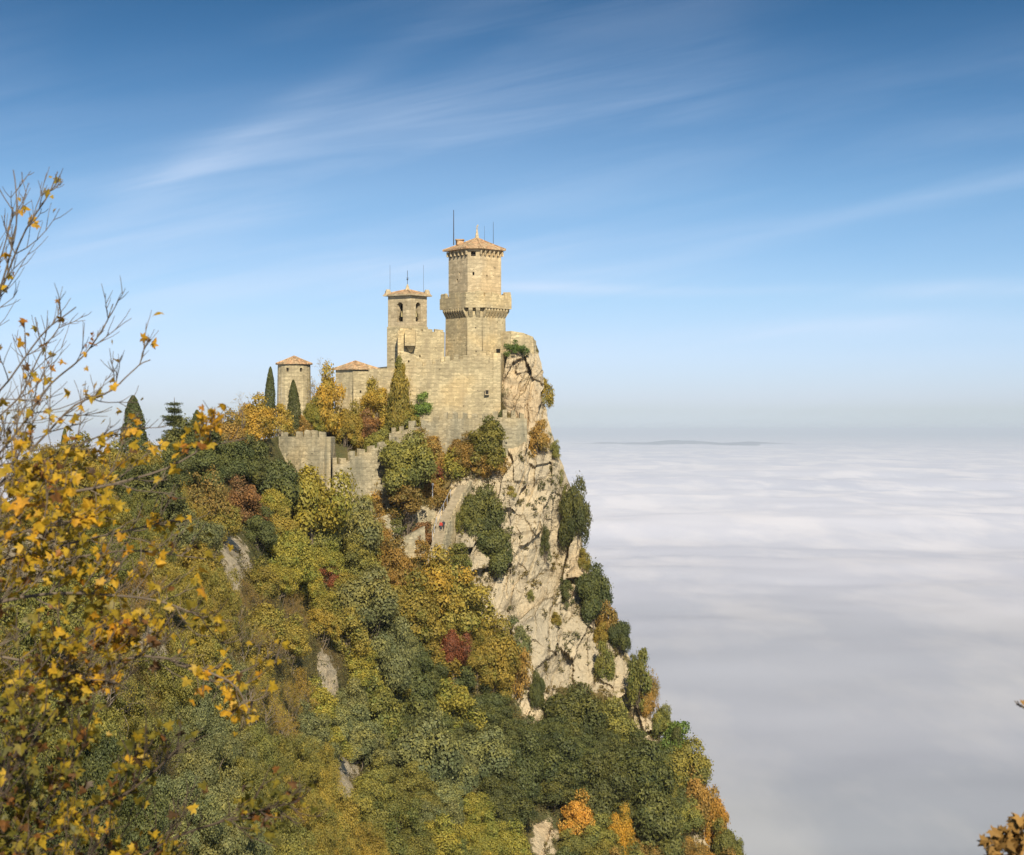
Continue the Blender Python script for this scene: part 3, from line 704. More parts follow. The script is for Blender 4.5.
def bell_tower():
    D = 301.0; s = D / F
    zb = zat(395, D); zt = zat(295.2, D); zm = zat(326, D)
    root = empty('bell_tower', (xat(408, D), D + 3, zb), 'slender bell tower with arched openings left of the main tower', 'tower')
    A = np.array((xat(410.5, D), D)); R = A + (15.5 * s, 3.3); Lc = A + (-23.6 * s, 2.6)
    K = R + Lc - A
    up = [tuple(Lc), tuple(A), tuple(R), tuple(K)]
    mb = MB(); H = zt - zm
    def arch(L, uc, w, v0, v1):
        o = []; n = 6
        for k in range(n):
            a0, a1 = uc - w / 2 + w * k / n, uc - w / 2 + w * (k + 1) / n; m_ = ((a0 + a1) / 2 - uc) / (w / 2)
            o.append((a0, a1, v0, v1 - w / 2 + math.sqrt(1 - m_ * m_) * w / 2, 1.3))
        return o
    for i in range(4):
        L = float(np.linalg.norm(np.array(up[(i + 1) % 4]) - np.array(up[i])))
        mb.face(up[i], up[(i + 1) % 4], zm, zt, arch(L, L * (.53 if i == 0 else .47), 1.35 if i == 0 else 1.35, .9, 4.5))
    mb.build('belfry', [M['pale_stone'], M['dark']], root)
    lo = outset(up, .12); mb = MB(); mb.prism(lo, zb, zm); mb.build('lower_shaft', M['stone'], root)
    c = MB(); c.prism(outset(up, .62), zt, zt + .28); c.build('cornice', M['pale_stone'], root)
    cx, cy = np.mean([p[0] for p in up]), np.mean([p[1] for p in up])
    apex = (cx, cy, zat(289.5, D + 2.9)); rf = hip_roof(root, up, zt + .283, apex, .45, .12)
    f = MB(); f.tube([(cx, cy, apex[2] - .3), (cx, cy, apex[2] + .5), (cx, cy, apex[2] + 1.0)], [.5, .3, .08], 6); f.build('finial', M['pale_stone'], rf)
    w = MB(); w.tube([(cx, cy, apex[2] + .9), (cx, cy, zat(270.5, D + 3))], .05, 5); w.tube([(cx - .25, cy, zat(276.5, D)), (cx + .3, cy, zat(276.5, D))], .05, 4); w.tube([(cx, cy, zat(278.6, D)), (cx, cy, zat(277.4, D))], .16, 5); w.build('weathervane', M['metal'], rf)
    for i, p in enumerate(up):
        if i == 1: continue
        q = MB(); q.box((p[0], p[1], zt + .28 + .35), (.95, .95, .7), .2); q.box((p[0], p[1], zt + .28 + .83), (.7, .7, .3), .2); q.build('pinnacle', M['pale_stone'], root)
    for px, p in ((390, up[0]), (423.5, up[2])):
        t = MB(); t.tube([(xat(px, p[1]), p[1], zt + .6), (xat(px, p[1]), p[1], zat(265, p[1]))], [.045, .03], 4); t.build('antenna', M['metal'], root)
    for i, (a, b) in enumerate(((up[0], up[1]), (up[1], up[2]))):
        a = np.array(a); b = np.array(b); d = (b - a) / np.linalg.norm(b - a); nn = np.array((d[1], -d[0])); c_ = a + (b - a) * (.53 if i == 0 else .47) - nn * .6
        q = MB(); z0 = zm + 2.9; q.tube([(*c_, z0 - 1.1), (*c_, z0 - .9), (*c_, z0 - .4), (*c_, z0)], [.5, .42, .3, .12], 10); q.build('bell', M['bronze'], root)
bell_tower()

def keep_walls():
    D = 299.5; s = D / F
    # the inner ward wall between bell tower and main tower
    root = empty('keep_wall', (xat(425, D), D + 1, zat(395, D)), 'plain inner wall joining the bell tower to the main tower', 'wall')
    mb = MB(); z0 = zat(395, D)
    a = (xat(398, D), D - 0.6); b = (xat(443.5, D), D + 3.0)
    mb.face(a, b, z0, zat(331, D), [(2.0, 2.3, 6.0, 6.4), (4.2, 4.5, 7.0, 7.4), (6.5, 6.8, 4.5, 4.9)]); mb.face(b, (b[0], b[1] + 2), z0, zat(331, D)); mb.face((a[0], a[1] + 2), a, z0, zat(331, D)); mb.poly([(*a, zat(331, D)), (*b, zat(331, D)), (b[0], b[1] + 2, zat(331, D)), (a[0], a[1] + 2, zat(331, D))])
    mb.build('masonry', [M['stone'], M['dark']], root)
    battlement(root, [(a[0], a[1] + .35, zat(331, D)), (b[0], b[1] + .35, zat(331, D))], .6, 2.0, .5, .75, 'stone', rs=9)
    bz = MB(); c = (xat(410.5, D), D - .9)
    bz.prism([(c[0] - .95, c[1] - .6), (c[0] + .95, c[1] - .4), (c[0] + .9, c[1] + 1.6), (c[0] - .95, c[1] + 1.6)], zat(346, D), zat(330, D)); bz.build('bartizan', M['stone'], root)
    cb_ = MB(); cb_.prism([(c[0] - .2, c[1] + .9), (c[0] + .3, c[1] + .9), (c[0] + .3, c[1] + 1.6), (c[0] - .2, c[1] + 1.6)], zat(352, D), zat(346, D), [(c[0] - .8, c[1] - .3), (c[0] + .8, c[1] - .2), (c[0] + .8, c[1] + 1.6), (c[0] - .8, c[1] + 1.6)]); cb_.build('corbel', M['stone'], root)
    # upper curtain
    root = empty('upper_curtain_wall', (xat(450, 296), 296, zat(415, 296)), 'long battlemented curtain wall directly below the two castle towers', 'wall')
    pts = [(*P(370, 372, 298)[:2], zat(369.5, 298)), (*P(404, 370, 296.5)[:2], zat(368, 296.5)), (*P(425, 365, 295.5)[:2], zat(366, 295.5)), (*P(470, 358, 293.5)[:2], zat(357.5, 293.5)), (*P(496.5, 352, 292.5)[:2], zat(354, 292.5))]
    wall_strip(root, pts, zat(425, 296), 1.6, 'stone', rs=5)
    cp = MB(); c0 = pts[-1]; zc0 = zat(425, 296)
    cp.prism([(c0[0] - .6, c0[1] - .95), (c0[0] + .75, c0[1] - .8), (c0[0] + 1.9, c0[1] + 6.0), (c0[0] + .2, c0[1] + 6.0)], zc0, zat(353.2, 292.5))
    cp.build('corner_pier', M['stone'], root)
    for p, q in zip(pts[1:-1], pts[2:]):
        o = np.array([0.05, -.6, 0]); battlement(root, [tuple(np.array(p) + o), tuple(np.array(q) + o)], .5, 1.05, .75, .95, 'stone', rs=int(p[0]) + 50)
    w = MB(); c = P(487, 392, 291.55); w.box(c, (.5, .35, .6)); w.build('window', M['dark'], root)
    w = MB(); c = P(487, 394.6, 291.4); w.box(c, (.8, .3, .16)); w.box(P(485.2, 392, 291.45), (.12, .3, .8)); w.box(P(488.8, 392, 291.45), (.12, .3, .8)); w.box(P(487, 389.6, 291.4), (.8, .3, .16)); w.build('window_frame', M['pale_stone'], root)
    # masonry stub on the outcrop right of the main tower
    root = empty('outcrop_wall', (xat(517, 299), 299, zat(352, 299)), 'short rounded wall stub on the rock right of the main tower', 'wall')
    pts = [(*P(503, 332, 298)[:2], zat(331.5, 298)), (*P(512, 332, 296.5)[:2], zat(331.5, 296.5)), (*P(522, 334, 296.8)[:2], zat(333, 296.8)), (*P(530, 338, 298.5)[:2], zat(337, 298.5)), (*P(533, 342, 301)[:2], zat(341, 301))]
    wall_strip(root, pts, zat(368, 297), 1.2, 'stone', rs=11, step=1.0)
keep_walls()

def roofed_towers():
    D = 318.0
    root = empty('round_tower', (xat(292, D), D + 3, zat(425, D)), 'round stone tower with a shallow conical tiled roof, leftmost of the castle', 'tower')
    r = 16.5 * D / F; c = (xat(292, D), D + 3); n = 22
    foot = [(c[0] + r * math.cos(2 * math.pi * k / n), c[1] + r * math.sin(2 * math.pi * k / n)) for k in range(n)]
    mb = MB(); z0, z1 = zat(448, D), zat(364, D)
    for i in range(n):
        a, b = foot[i], foot[(i + 1) % n]; H = z1 - z0; o = []
        if i in (15, 18): o = [(.2, .75, H - 1.5, H - .75)]
        mb.face(a, b, z0, z1, o, batter=(.3, .3))
    mb.build('shaft', [M['stone'], M['dark']], root, smooth=False)
    hip_roof(root, foot, z1, (c[0], c[1], zat(355.5, D)), .42, .18)
    D = 306.0
    root = empty('corner_tower', (xat(354, D), D + 2, zat(440, D)), 'square stone tower with a low tiled roof between golden trees', 'tower')
    A = np.array((xat(353, D), D)); s = D / F; R = A + (22 * s, 2.0); Lc = A + (-19 * s, 3.0); K = R + Lc - A
    up = [tuple(Lc), tuple(A), tuple(R), tuple(K)]; z0, z1 = zat(445, D), zat(369.5, D); mb = MB()
    for i in range(4): mb.face(up[i], up[(i + 1) % 4], z0, z1, [(1.3, 1.65, 9.8, 10.3), (2.6, 2.9, 6.5, 6.9)] if i < 2 else [], batter=(.35, .35))
    mb.build('shaft', [M['stone'], M['dark']], root)
    hip_roof(root, up, z1, (xat(354, D), D + 2.6, zat(360.5, D)), .45, .18)
    # low wall running between the square tower and the bell tower
roofed_towers()

def lower_walls():
    root = empty('lower_curtain_wall', (xat(470, 288), 288, zat(470, 288)), 'battlemented wall halfway down, beneath the upper curtain wall, running to the cliff', 'wall')
    pts = [(390, 433, 288.5), (406, 430, 288), (419, 427, 287.5), (431, 422, 287), (441, 419.5, 286.6), (470, 418.5, 285.5), (500, 417, 285), (526, 418.5, 286)]
    w = [(*P(a, b, d)[:2], zat(b, d)) for a, b, d in pts]
    wall_strip(root, w, zat(476, 287), 1.3, 'grey_stone', rs=21)
    for p, q in zip(w[:-1], w[1:]):
        o = np.array([0, -.35, 0]); battlement(root, [tuple(np.array(p) + o), tuple(np.array(q) + o)], .6, .95, .85, 1.15, 'grey_stone', rs=int(p[0]) + 90)
    root = empty('gate_bastion_wall', (xat(304, 267), 267, zat(485, 267)), 'square topped bastion of weathered wall with battlements, lower left of castle', 'wall')
    pts = [(281, 436, 270), (304, 437, 267.5), (327, 437, 265.5)]
    w = [(*P(a, b, d)[:2], zat(b, d)) for a, b, d in pts]; w2 = [w[-1], (*P(331, 437, 272)[:2], zat(437, 272))]
    wall_strip(root, w, zat(492, 267), 1.3, 'old_stone', rs=31)
    wall_strip(root, w2, zat(492, 267), 1.3, 'old_stone', 'return_wall', rs=32)
    for p, q in zip(w[:-1], w[1:]):
        battlement(root, [tuple(np.array(p) + (0, -.35, 0)), tuple(np.array(q) + (0, -.35, 0))], .5, 1.15, .6, 1.0, 'old_stone', rs=int(p[0]) + 70)
    root = empty('stepped_wall', (xat(355, 272), 272, zat(512, 272)), 'battlemented wall climbing in steps right of the bastion wall', 'wall')
    pts = [(329, 465, 268), (338, 464, 269), (347, 461, 270), (356, 457, 271.5), (366, 453, 273), (376, 449, 274.5), (386, 444, 276)]
    w = [(*P(a, b, d)[:2], zat(b, d)) for a, b, d in pts]
    wall_strip(root, w, zat(516, 272), 1.2, 'old_stone', rs=41)
    for p, q in zip(w[:-1], w[1:]):
        battlement(root, [tuple(np.array(p) + (0, -.3, 0)), tuple(np.array(q) + (0, -.3, 0))], .5, 1.0, .66, 1.15, 'old_stone', rs=int(p[0] * 3) + 170)
    # corbelled stone below the bastion
    # retaining walls by the path
    for i, (pts, zb, lab) in enumerate((([(372, 520, 271), (395, 512, 273), (415, 508, 275), (434, 503, 277)], 545, 'low grey retaining wall above the golden trees, left of the path steps'),
                            ([(398, 541, 268), (412, 533, 269), (424, 526, 270)], 556, 'short broken garden wall in the trees left of the path steps'))):
        w = [(*P(a, b, d)[:2], zat(b, d)) for a, b, d in pts]
        r_ = empty('retaining_wall', (w[0][0], w[0][1], zat(zb, 272)), lab, 'wall')
        wall_strip(r_, w, zat(zb, 272), .8, 'old_stone', rs=60 + i, step=1.0)
lower_walls()

def path_bits():
    # stone steps climbing to the lower wall, its parapet, the railing and the lamp posts
    ln = [(429, 575, 263), (434, 556, 265.5), (438, 541, 267.5), (442, 526, 270), (449, 512, 273), (456, 498, 276), (464, 484, 280)]
    c = [P(*p) for p in ln]
    path = []
    for a, b in zip(c[:-1], c[1:]):
        for k in range(8): path.append(a + (b - a) * k / 8)
    path.append(c[-1])
    mb = MB()
    for a, b in zip(path[:-1], path[1:]):
        w = .95; mid = (a + b) / 2
        mb.prism([(a[0] - w, a[1] - .1), (a[0] + w, a[1] - .1), (b[0] + w, b[1] + .05), (b[0] - w, b[1] + .05)], a[2] - 5, a[2] + .1)
    m, t, bb = new_mat('worn path stone', .95, .1); g = N(t, 'ShaderNodeNewGeometry'); n = N(t, 'ShaderNodeTexNoise', i_Scale=1.4, i_Detail=6.0); t.links.new(g.outputs['Position'], n.inputs['Vector'])
    t.links.new(ramp(t, n.outputs[0], [(0.35, (.25, .21, .14)), (.65, (.38, .32, .22))]), bb.inputs['Base Color'])
    tag(mb.build('path', m), kind='structure')
    root = empty('parapet_wall', tuple(path[0] + (1.4, 0, -2)), 'low rough parapet wall along the right edge of the path steps', 'wall')
    w = [(p[0] + 1.35, p[1], p[2] + .75) for p in path[::6]]
    mbw = MB(); r = random.Random(5)
    for a, b in zip(path[:-1], path[1:]):
        h = r.uniform(.5, .95); mbw.prism([(a[0] + .98, a[1] - .12), (a[0] + 1.3, a[1] - .12), (b[0] + 1.3, b[1] + .1), (b[0] + .98, b[1] + .1)], a[2] - 6, a[2] + h)
    mbw.build('masonry', M['old_stone'], root)
    root = empty('railing', tuple(path[20]), 'thin metal handrail on posts along the left of the path steps', 'railing')
    top = []
    for k, p in enumerate(path[16:44:4]):
        q = MB(); q.tube([(p[0] - .9, p[1], p[2] - .2), (p[0] - .9, p[1], p[2] + 1.5)], .045, 5); q.build('post', M['pale_metal'], root); top.append((p[0] - .9, p[1], p[2] + 1.45))
    q = MB(); q.tube(top, .03, 5); q.build('rail', M['pale_metal'], root)
    for px, py0, py1, D, lab in ((432.5, 511, 486, 276.5, 'pale lamp post standing at the top of the railed path steps'), (386.5, 500, 474, 276, 'pale lamp post below the stepped wall beside the big oak')):
        root = empty('lamp_post', tuple(P(px, py0, D)), lab, 'lamp post')
        x, y, z0 = P(px, py0, D); z1 = zat(py1, D)
        q = MB(); q.tube([(x, y, z0 - 1), (x, y, z1)], [.10, .07], 6); q.build('pole', M['pale_metal'], root)
        q = MB(); q.tube([(x, y, z1), (x, y, z1 + .12), (x, y, z1 + .4), (x, y, z1 + .5)], [.1, .22, .26, .05], 8); q.build('lamp_head', M['pale_metal'], root)
path_bits()

def person(px, py, D, lab, top, legs, face, step=.18):
    x, y, z = P(px, py, D)
    me = bpy.data.meshes.new('person')
    J = {'pel': (0, 0, .95, .15), 'wai': (0, 0, 1.1, .13), 'che': (0, 0, 1.35, .17), 'nec': (0, 0, 1.5, .06), 'hea': (0, -.02, 1.62, .095), 'top': (0, 0, 1.74, .08),
         'kl': (-.1, -step, .52, .075), 'al': (-.1, -step * .6, .08, .05), 'tl': (-.1, -step * .6 - .16, .03, .04), 'kr': (.1, step * .4, .5, .075), 'ar': (.1, step * 1.2, .08, .05), 'tr': (.1, step * 1.2 - .16, .03, .04),
         'sl': (-.2, 0, 1.42, .065), 'el': (-.27, .05, 1.14, .05), 'hl': (-.25, -.1, .9, .035), 'sr': (.2, 0, 1.42, .065), 'er': (.27, -.05, 1.14, .05), 'hr': (.25, -.2, .95, .035)}
    E = [('pel', 'wai'), ('wai', 'che'), ('che', 'nec'), ('nec', 'hea'), ('hea', 'top'), ('pel', 'kl'), ('kl', 'al'), ('al', 'tl'), ('pel', 'kr'), ('kr', 'ar'), ('ar', 'tr'), ('che', 'sl'), ('sl', 'el'), ('el', 'hl'), ('che', 'sr'), ('sr', 'er'), ('er', 'hr')]
    k = list(J); me.from_pydata([J[q][:3] for q in k], [(k.index(a), k.index(b)) for a, b in E], [])
    m = bpy.data.materials.new('clothed figure'); m.use_nodes = True; t = m.node_tree; b = t.nodes['Principled BSDF']
    tcn = N(t, 'ShaderNodeTexCoord'); s = N(t, 'ShaderNodeSeparateXYZ'); t.links.new(tcn.outputs['Object'], s.inputs[0])
    rp = ramp(t, math_node(t, 'DIVIDE', s.outputs[2], 1.8), [(0.0, (.03, .03, .03)), (.06, legs), (.54, top), (.83, face), (.93, (.05, .03, .02))], 'CONSTANT'); t.links.new(rp, b.inputs['Base Color']); b.inputs['Roughness'].default_value = .9
    me.materials.append(m)
    o = link('person', me, None, (x, y, z)); o.rotation_euler = (0, 0, rnd.uniform(-.6, .6))
    md = o.modifiers.new('skin', 'SKIN')
    for i, q in enumerate(k): me.skin_vertices[0].data[i].radius = (J[q][3],) * 2
    me.skin_vertices[0].data[0].use_root = True
    o.modifiers.new('sub', 'SUBSURF').levels = 1; o.modifiers['sub'].render_levels = 2
    tag(o, lab, 'person')
person(441.0, 531.5, 269.2, 'standing person in a red jacket on the path steps', (.45, .05, .03), (.05, .05, .07), (.45, .28, .2))
person(443.6, 530.5, 269.4, 'person in dark clothes beside the one in the red jacket', (.04, .045, .06), (.06, .05, .05), (.4, .25, .18), -.15)

# ------------------------------------------------------------------ vegetation prototypes
rg = np.random.default_rng(11)
def unit(v): return v / (np.linalg.norm(v, axis=-1, keepdims=True) + 1e-9)
def leaves_mesh(name, C, Nn, size, tint, spray, mat, aspect=0.62):
    n = len(C); T = unit(np.cross(Nn, unit(rg.normal(size=(n, 3))))); B = np.cross(Nn, T)
    s = np.asarray(size).reshape(-1, 1) * np.ones((n, 1))
    v = np.stack([C - T * s * .5, C - B * s * .5 * aspect + Nn * s * .08, C + T * s * .5, C + B * s * .5 * aspect + Nn * s * .08], 1).reshape(-1, 3)
    f = np.arange(4 * n).reshape(n, 4)
    return mesh_np(name, v, f, False, mat, {'tint': ('FACE', tint), 'spray': ('FACE', spray)})
def lobes_crown(name, R, H, nl, nleaf, leaf, mat, z0=0.0, seed=1, lob=(0.2, 0.36), flat=0.0, ragged=0.12, shape='round'):
    r = np.random.default_rng(seed)
    d = unit(r.normal(size=(nl, 3))); d[:, 2] = np.abs(d[:, 2]) * 1.15 - 0.35
    rad = r.uniform(0.35, 1.0, nl) ** 0.7 * 0.80 * (0.72 + 0.62 * hsh(np.floor(d[:, 0] * 1.5 + r.random()), np.floor(d[:, 1] * 1.5 + r.random()), np.floor(d[:, 2] * 1.8 + r.random()), seed))
    lc = d * rad[:, None] * np.array([R, R, H / 2]); lc += r.normal(size=(nl, 3)) * R * 0.06; lc[:, 2] += z0 + H * .45
    if shape == 'cone': k = np.clip(1.15 - (lc[:, 2] - z0) / H, .2, 1.1); lc[:, :2] *= k[:, None]
    lr = R * r.uniform(lob[0], lob[1], nl)
    per = (lr ** 2 / (lr ** 2).sum() * nleaf).astype(int) + 1
    C, Nn, T, S_ = [], [], [], []
    for i in range(nl):
        m = per[i]; q = unit(r.normal(size=(m, 3)) + unit((d[i] + [0, 0, .35])[None]) * 0.75)
        rr = lr[i] * (1 - np.abs(r.normal(size=m)) * 0.22) * (1 + (r.random(m) < ragged) * r.uniform(0, .45, m))
        # break each lobe into smaller tufts
        tq = np.floor(q * 2.6 + r.random(3)); h = hsh(tq[:, 0], tq[:, 1], tq[:, 2], seed * 7 + i)
        rr = rr * (0.80 + 0.34 * h)
        p = lc[i] + q * rr[:, None] * np.array([1, 1, 0.8])
        C.append(p); Nn.append(unit(q + r.normal(size=(m, 3)) * .42)); S_.append(np.clip(r.random() * .7 + h * .5 - 0.1, 0, 1)); T.append(np.clip(r.random(m) * .75 + .25 * h, 0, 1))
    C = np.concatenate(C); 
    return leaves_mesh(name, C, np.concatenate(Nn), leaf * r.uniform(.6, 1.35, len(C)), np.concatenate(T), np.concatenate(S_), mat), lc
def tube_np(segs, sides=5):
    """segs: list of (points, radii)"""
    V_, F_, b = [], [], 0
    for pts, rad in segs:
        pts = np.asarray(pts, float); n = len(pts)
        d = np.gradient(pts, axis=0); d = unit(d); a = unit(np.cross(d, [0.31, 0.2, 0.93])); c = np.cross(d, a)
        t = np.arange(sides) * 2 * np.pi / sides
        ring = pts[:, None] + (a[:, None] * np.cos(t)[None, :, None] + c[:, None] * np.sin(t)[None, :, None]) * np.asarray(rad)[:, None, None]
        V_.append(ring.reshape(-1, 3)); idx = b + np.arange(n * sides).reshape(n, sides)
        F_.append(np.stack([idx[:-1], np.roll(idx, -1, 1)[:-1], np.roll(idx, -1, 1)[1:], idx[1:]], 2).reshape(-1, 4)); b += n * sides
    return np.concatenate(V_), np.concatenate(F_)
def curve(a, b, n=5, wob=.1, sag=0.0, r=rg):
    a = np.asarray(a, float); b = np.asarray(b, float); t = np.linspace(0, 1, n)[:, None]; L = np.linalg.norm(b - a)
    p = a + (b - a) * t; p[1:-1] += r.normal(size=(n - 2, 3)) * wob * L / n; p[:, 2] += (np.sin(t[:, 0] * np.pi)) * sag * L
    return p
def trunk_mesh(name, lc, z0, h, rad, mat, nb=12, seed=1):
    r = np.random.default_rng(seed); segs = []; tp = curve((0, 0, -2.0), (r.normal() * .2, r.normal() * .2, h), 6, .25, r=r)
    segs.append((tp, np.linspace(rad, rad * .35, 6)))
    for i in r.permutation(len(lc))[:nb]:
        k = r.uniform(.35, .95); s0 = tp[0] + (tp[-1] - tp[0]) * k; segs.append((curve(s0, lc[i], 5, .3, -.08, r), np.linspace(rad * .4, rad * .08, 5)))
    v, f = tube_np(segs, 5); return mesh_np(name, v, f, True, mat)
PROTO = {}
def proto(kind, *variants): PROTO[kind] = variants
def mk(kind, R, H, nl, nleaf, leaf, mat, trunk_h, rad, seeds, bark='bark', **kw):
    out = []
    for sd_ in seeds:
        cm_, lc = lobes_crown('crown', R, H, nl, nleaf, leaf, M[mat], trunk_h * .55, sd_, **kw)
        out.append((cm_, trunk_mesh('trunk', lc, 0, trunk_h + H * .3, rad, M[bark], seed=sd_)))
    PROTO[kind] = out
mk('oak', 3.2, 5.2, 50, 23000, .165, 'leaf_ever', 2.6, .26, (1, 2, 3, 4))
mk('broadleaf', 3.1, 5.4, 64, 16500, .18, 'leaf', 2.8, .20, (11, 12, 13, 14), lob=(.15, .30), ragged=.3)
def more(kind, *a, **kw):
    old = PROTO.get(kind, []); mk(kind, *a, **kw); PROTO[kind] = old + PROTO[kind]
more('oak', 1.8, 5.6, 40, 18000, .15, 'leaf_ever', 2.0, .2, (5, 6), lob=(.28, .5))
more('oak', 3.8, 3.9, 54, 23000, .165, 'leaf_ever', 2.2, .25, (7, 8))
more('broadleaf', 1.8, 5.8, 46, 13000, .16, 'leaf', 2.2, .17, (15, 16), lob=(.24, .45), ragged=.3)
more('broadleaf', 3.7, 4.2, 60, 16500, .175, 'leaf', 2.4, .2, (17, 18), lob=(.15, .28), ragged=.3)
mk('sparse', 3.0, 5.0, 60, 4200, .21, 'leaf', 2.6, .18, (21, 22, 23), lob=(.16, .34), ragged=.5, bark='twig')
mk('fine', 3.1, 5.4, 110, 42000, .115, 'leaf', 2.6, .18, (31, 32), lob=(.11, .24), ragged=.4)
mk('fineoak', 3.1, 5.0, 80, 36000, .12, 'leaf_ever', 2.4, .2, (35, 36), lob=(.14, .26), ragged=.3)
mk('bush', 1.6, 2.6, 26, 5200, .12, 'leaf_ever', .5, .08, (41, 42), ragged=.3)
more('bush', 1.0, 3.6, 26, 4200, .12, 'leaf_ever', .5, .08, (43, 44), lob=(.28, .5), ragged=.3)
mk('leafbush', 1.6, 2.4, 34, 4600, .125, 'leaf', .5, .07, (45, 46), ragged=.45)
more('leafbush', 1.0, 3.4, 30, 3600, .12, 'leaf', .5, .07, (47, 48), lob=(.25, .45), ragged=.45)
mk('conifer', 2.4, 9.0, 60, 12000, .22, 'leaf', 1.2, .2, (51, 52), lob=(.18, .34), shape='cone', ragged=.35)
def cypress_mesh(seed):
    r = np.random.default_rng(seed); n = 9000; z = r.random(n) ** 1.0; a = r.uniform(0, 2 * np.pi, n)
    prof = np.clip(np.sin((z * .86 + .135) ** 0.72 * np.pi), 0, 1) ** .62
    bump = 1 + .42 * fbm(np.cos(a) * 1.9, np.sin(a) * 1.9, z * 7, seed, 4, .6)
    rad = 1.15 * prof * bump * (1 - np.abs(r.normal(size=n)) * .12 + (r.random(n) < .1) * r.uniform(0, .25, n)); H = 9.0
    C = np.stack([np.cos(a) * rad, np.sin(a) * rad, z * H - .2], 1); Nn = unit(np.stack([np.cos(a), np.sin(a), .5 + 0 * a], 1) + r.normal(size=(n, 3)) * .5)
    return leaves_mesh('crown', C, Nn, .24 * r.uniform(.6, 1.3, n), r.random(n), np.clip(.5 + .8 * (bump - 1) * 2, 0, 1), M['leaf_ever'])
def simple_trunk(h, rad, seed):
    v, f = tube_np([(curve((0, 0, -2), (0, 0, h), 4, .05), np.linspace(rad, rad * .3, 4))]); return mesh_np('trunk', v, f, True, M['bark'])
PROTO['cypress'] = [(cypress_mesh(s_), simple_trunk(7, .16, s_)) for s_ in (61, 62)]
def cedar_meshes(seed):
    r = np.random.default_rng(seed); segs = [(curve((0, 0, -2), (0, 0, 10.5), 8, .03), np.linspace(.2, .03, 8))]; C, Nn = [], []
    for k, z in enumerate(np.sort(r.uniform(1.5, 10.1, 15))):
        L = 3.0 * (1 - (z - 1.2) / 10.2) + .35
        for a in np.arange(6) * 1.05 + k * .5 + r.random():
            l_ = L * r.uniform(.45, 1.1); e = np.array((math.cos(a) * l_, math.sin(a) * l_, z + l_ * .12)); e[2] += r.uniform(-.6, .3) * l_ * .3; p = curve((0, 0, z), e, 5, .1, .05, r); segs.append((p, np.linspace(.06, .015, 5)))
            m = int(230 * l_ / 2); t = r.random(m) ** .7; q = p[0] + (e - p[0]) * t[:, None] + r.normal(size=(m, 3)) * np.array([.34, .34, .2]) * (1.1 - .5 * t[:, None]); C.append(q); Nn.append(unit(np.array([0, 0, 1.]) + r.normal(size=(m, 3)) * .5))
    C = np.concatenate(C); v, f = tube_np(segs, 4)
    return (leaves_mesh('crown', C, np.concatenate(Nn), .22 * r.uniform(.6, 1.2, len(C)), r.random(len(C)), r.random(len(C)), M['leaf_ever']), mesh_np('trunk', v, f, True, M['bark']))
PROTO['cedar'] = [cedar_meshes(71)]
def bare_meshes(seed, leafy=500, depth=5):
    r = np.random.default_rng(seed); segs = []; tips = []
    def grow(p, d, L, rad, k):
        n = 4; pts = [p]; q = p
        for i in range(n): d = unit(d + r.normal(size=3) * .16 + np.array([0, 0, .05])); q = q + d * L / n; pts.append(q)
        segs.append((np.array(pts), np.linspace(rad, rad * .6, n + 1)))
        if k == 0: tips.extend(pts[1:]); return
        for j in range(3 if k > 2 else 3):
            i = r.integers(1, n + 1); nd = unit(d + unit(r.normal(size=3)) * .75 + np.array([0, 0, .15])); grow(pts[i] if j else pts[-1], nd, L * r.uniform(.6, .8), rad * .58, k - 1)
    grow(np.array((0, 0, -1.5)), np.array((0, 0, 1.)), 3.6, .15, depth)
    v, f = tube_np(segs, 3); tips = np.array(tips); i = r.integers(0, len(tips), leafy); C = tips[i] + r.normal(size=(leafy, 3)) * .15
    return (leaves_mesh('crown', C, unit(r.normal(size=(leafy, 3))), (.2 if leafy < 2000 else .13) * r.uniform(.6, 1.2, leafy), r.random(leafy), r.random(leafy), M['leaf']), mesh_np('trunk', v, f, True, M['twig']))
PROTO['bare'] = [bare_meshes(81), bare_meshes(82)]
PROTO['twiggy'] = [bare_meshes(84, 9000, 6), bare_meshes(85, 7000, 6)]
# heights (z extent) and half widths of each prototype, to size copies by what the photo shows
DIM = {}
for k, vs_ in PROTO.items():
    w = []
    for cm_, tm in vs_:
        a = np.empty(len(cm_.vertices) * 3, np.float32); cm_.vertices.foreach_get('co', a); a = a.reshape(-1, 3)
        w.append((np.percentile(a[:, 2], 1), np.percentile(a[:, 2], 99.5), np.percentile(np.abs(a[:, 0]), 98.5)))
    DIM[k] = w
COLS = {  # real leaf colours
 'dark green': (.085, .096, .030), 'olive green': (.165, .162, .040), 'grey green': (.165, .172, .066), 'yellow green': (.27, .24, .044), 'golden': (.40, .275, .048),
 'ochre': (.285, .185, .048), 'orange': (.46, .25, .045), 'russet': (.215, .120, .048), 'dark red': (.22, .078, .034), 'bright green': (.110, .165, .035), 'bright yellow': (.50, .30, .04), 'olive gold': (.27, .215, .044)}
COLS = {k: (c[0] * 1.2, c[1] * 1.17, c[2] * 1.15) for k, c in COLS.items()}
TREES = []       # every placed tree, labelled at the end
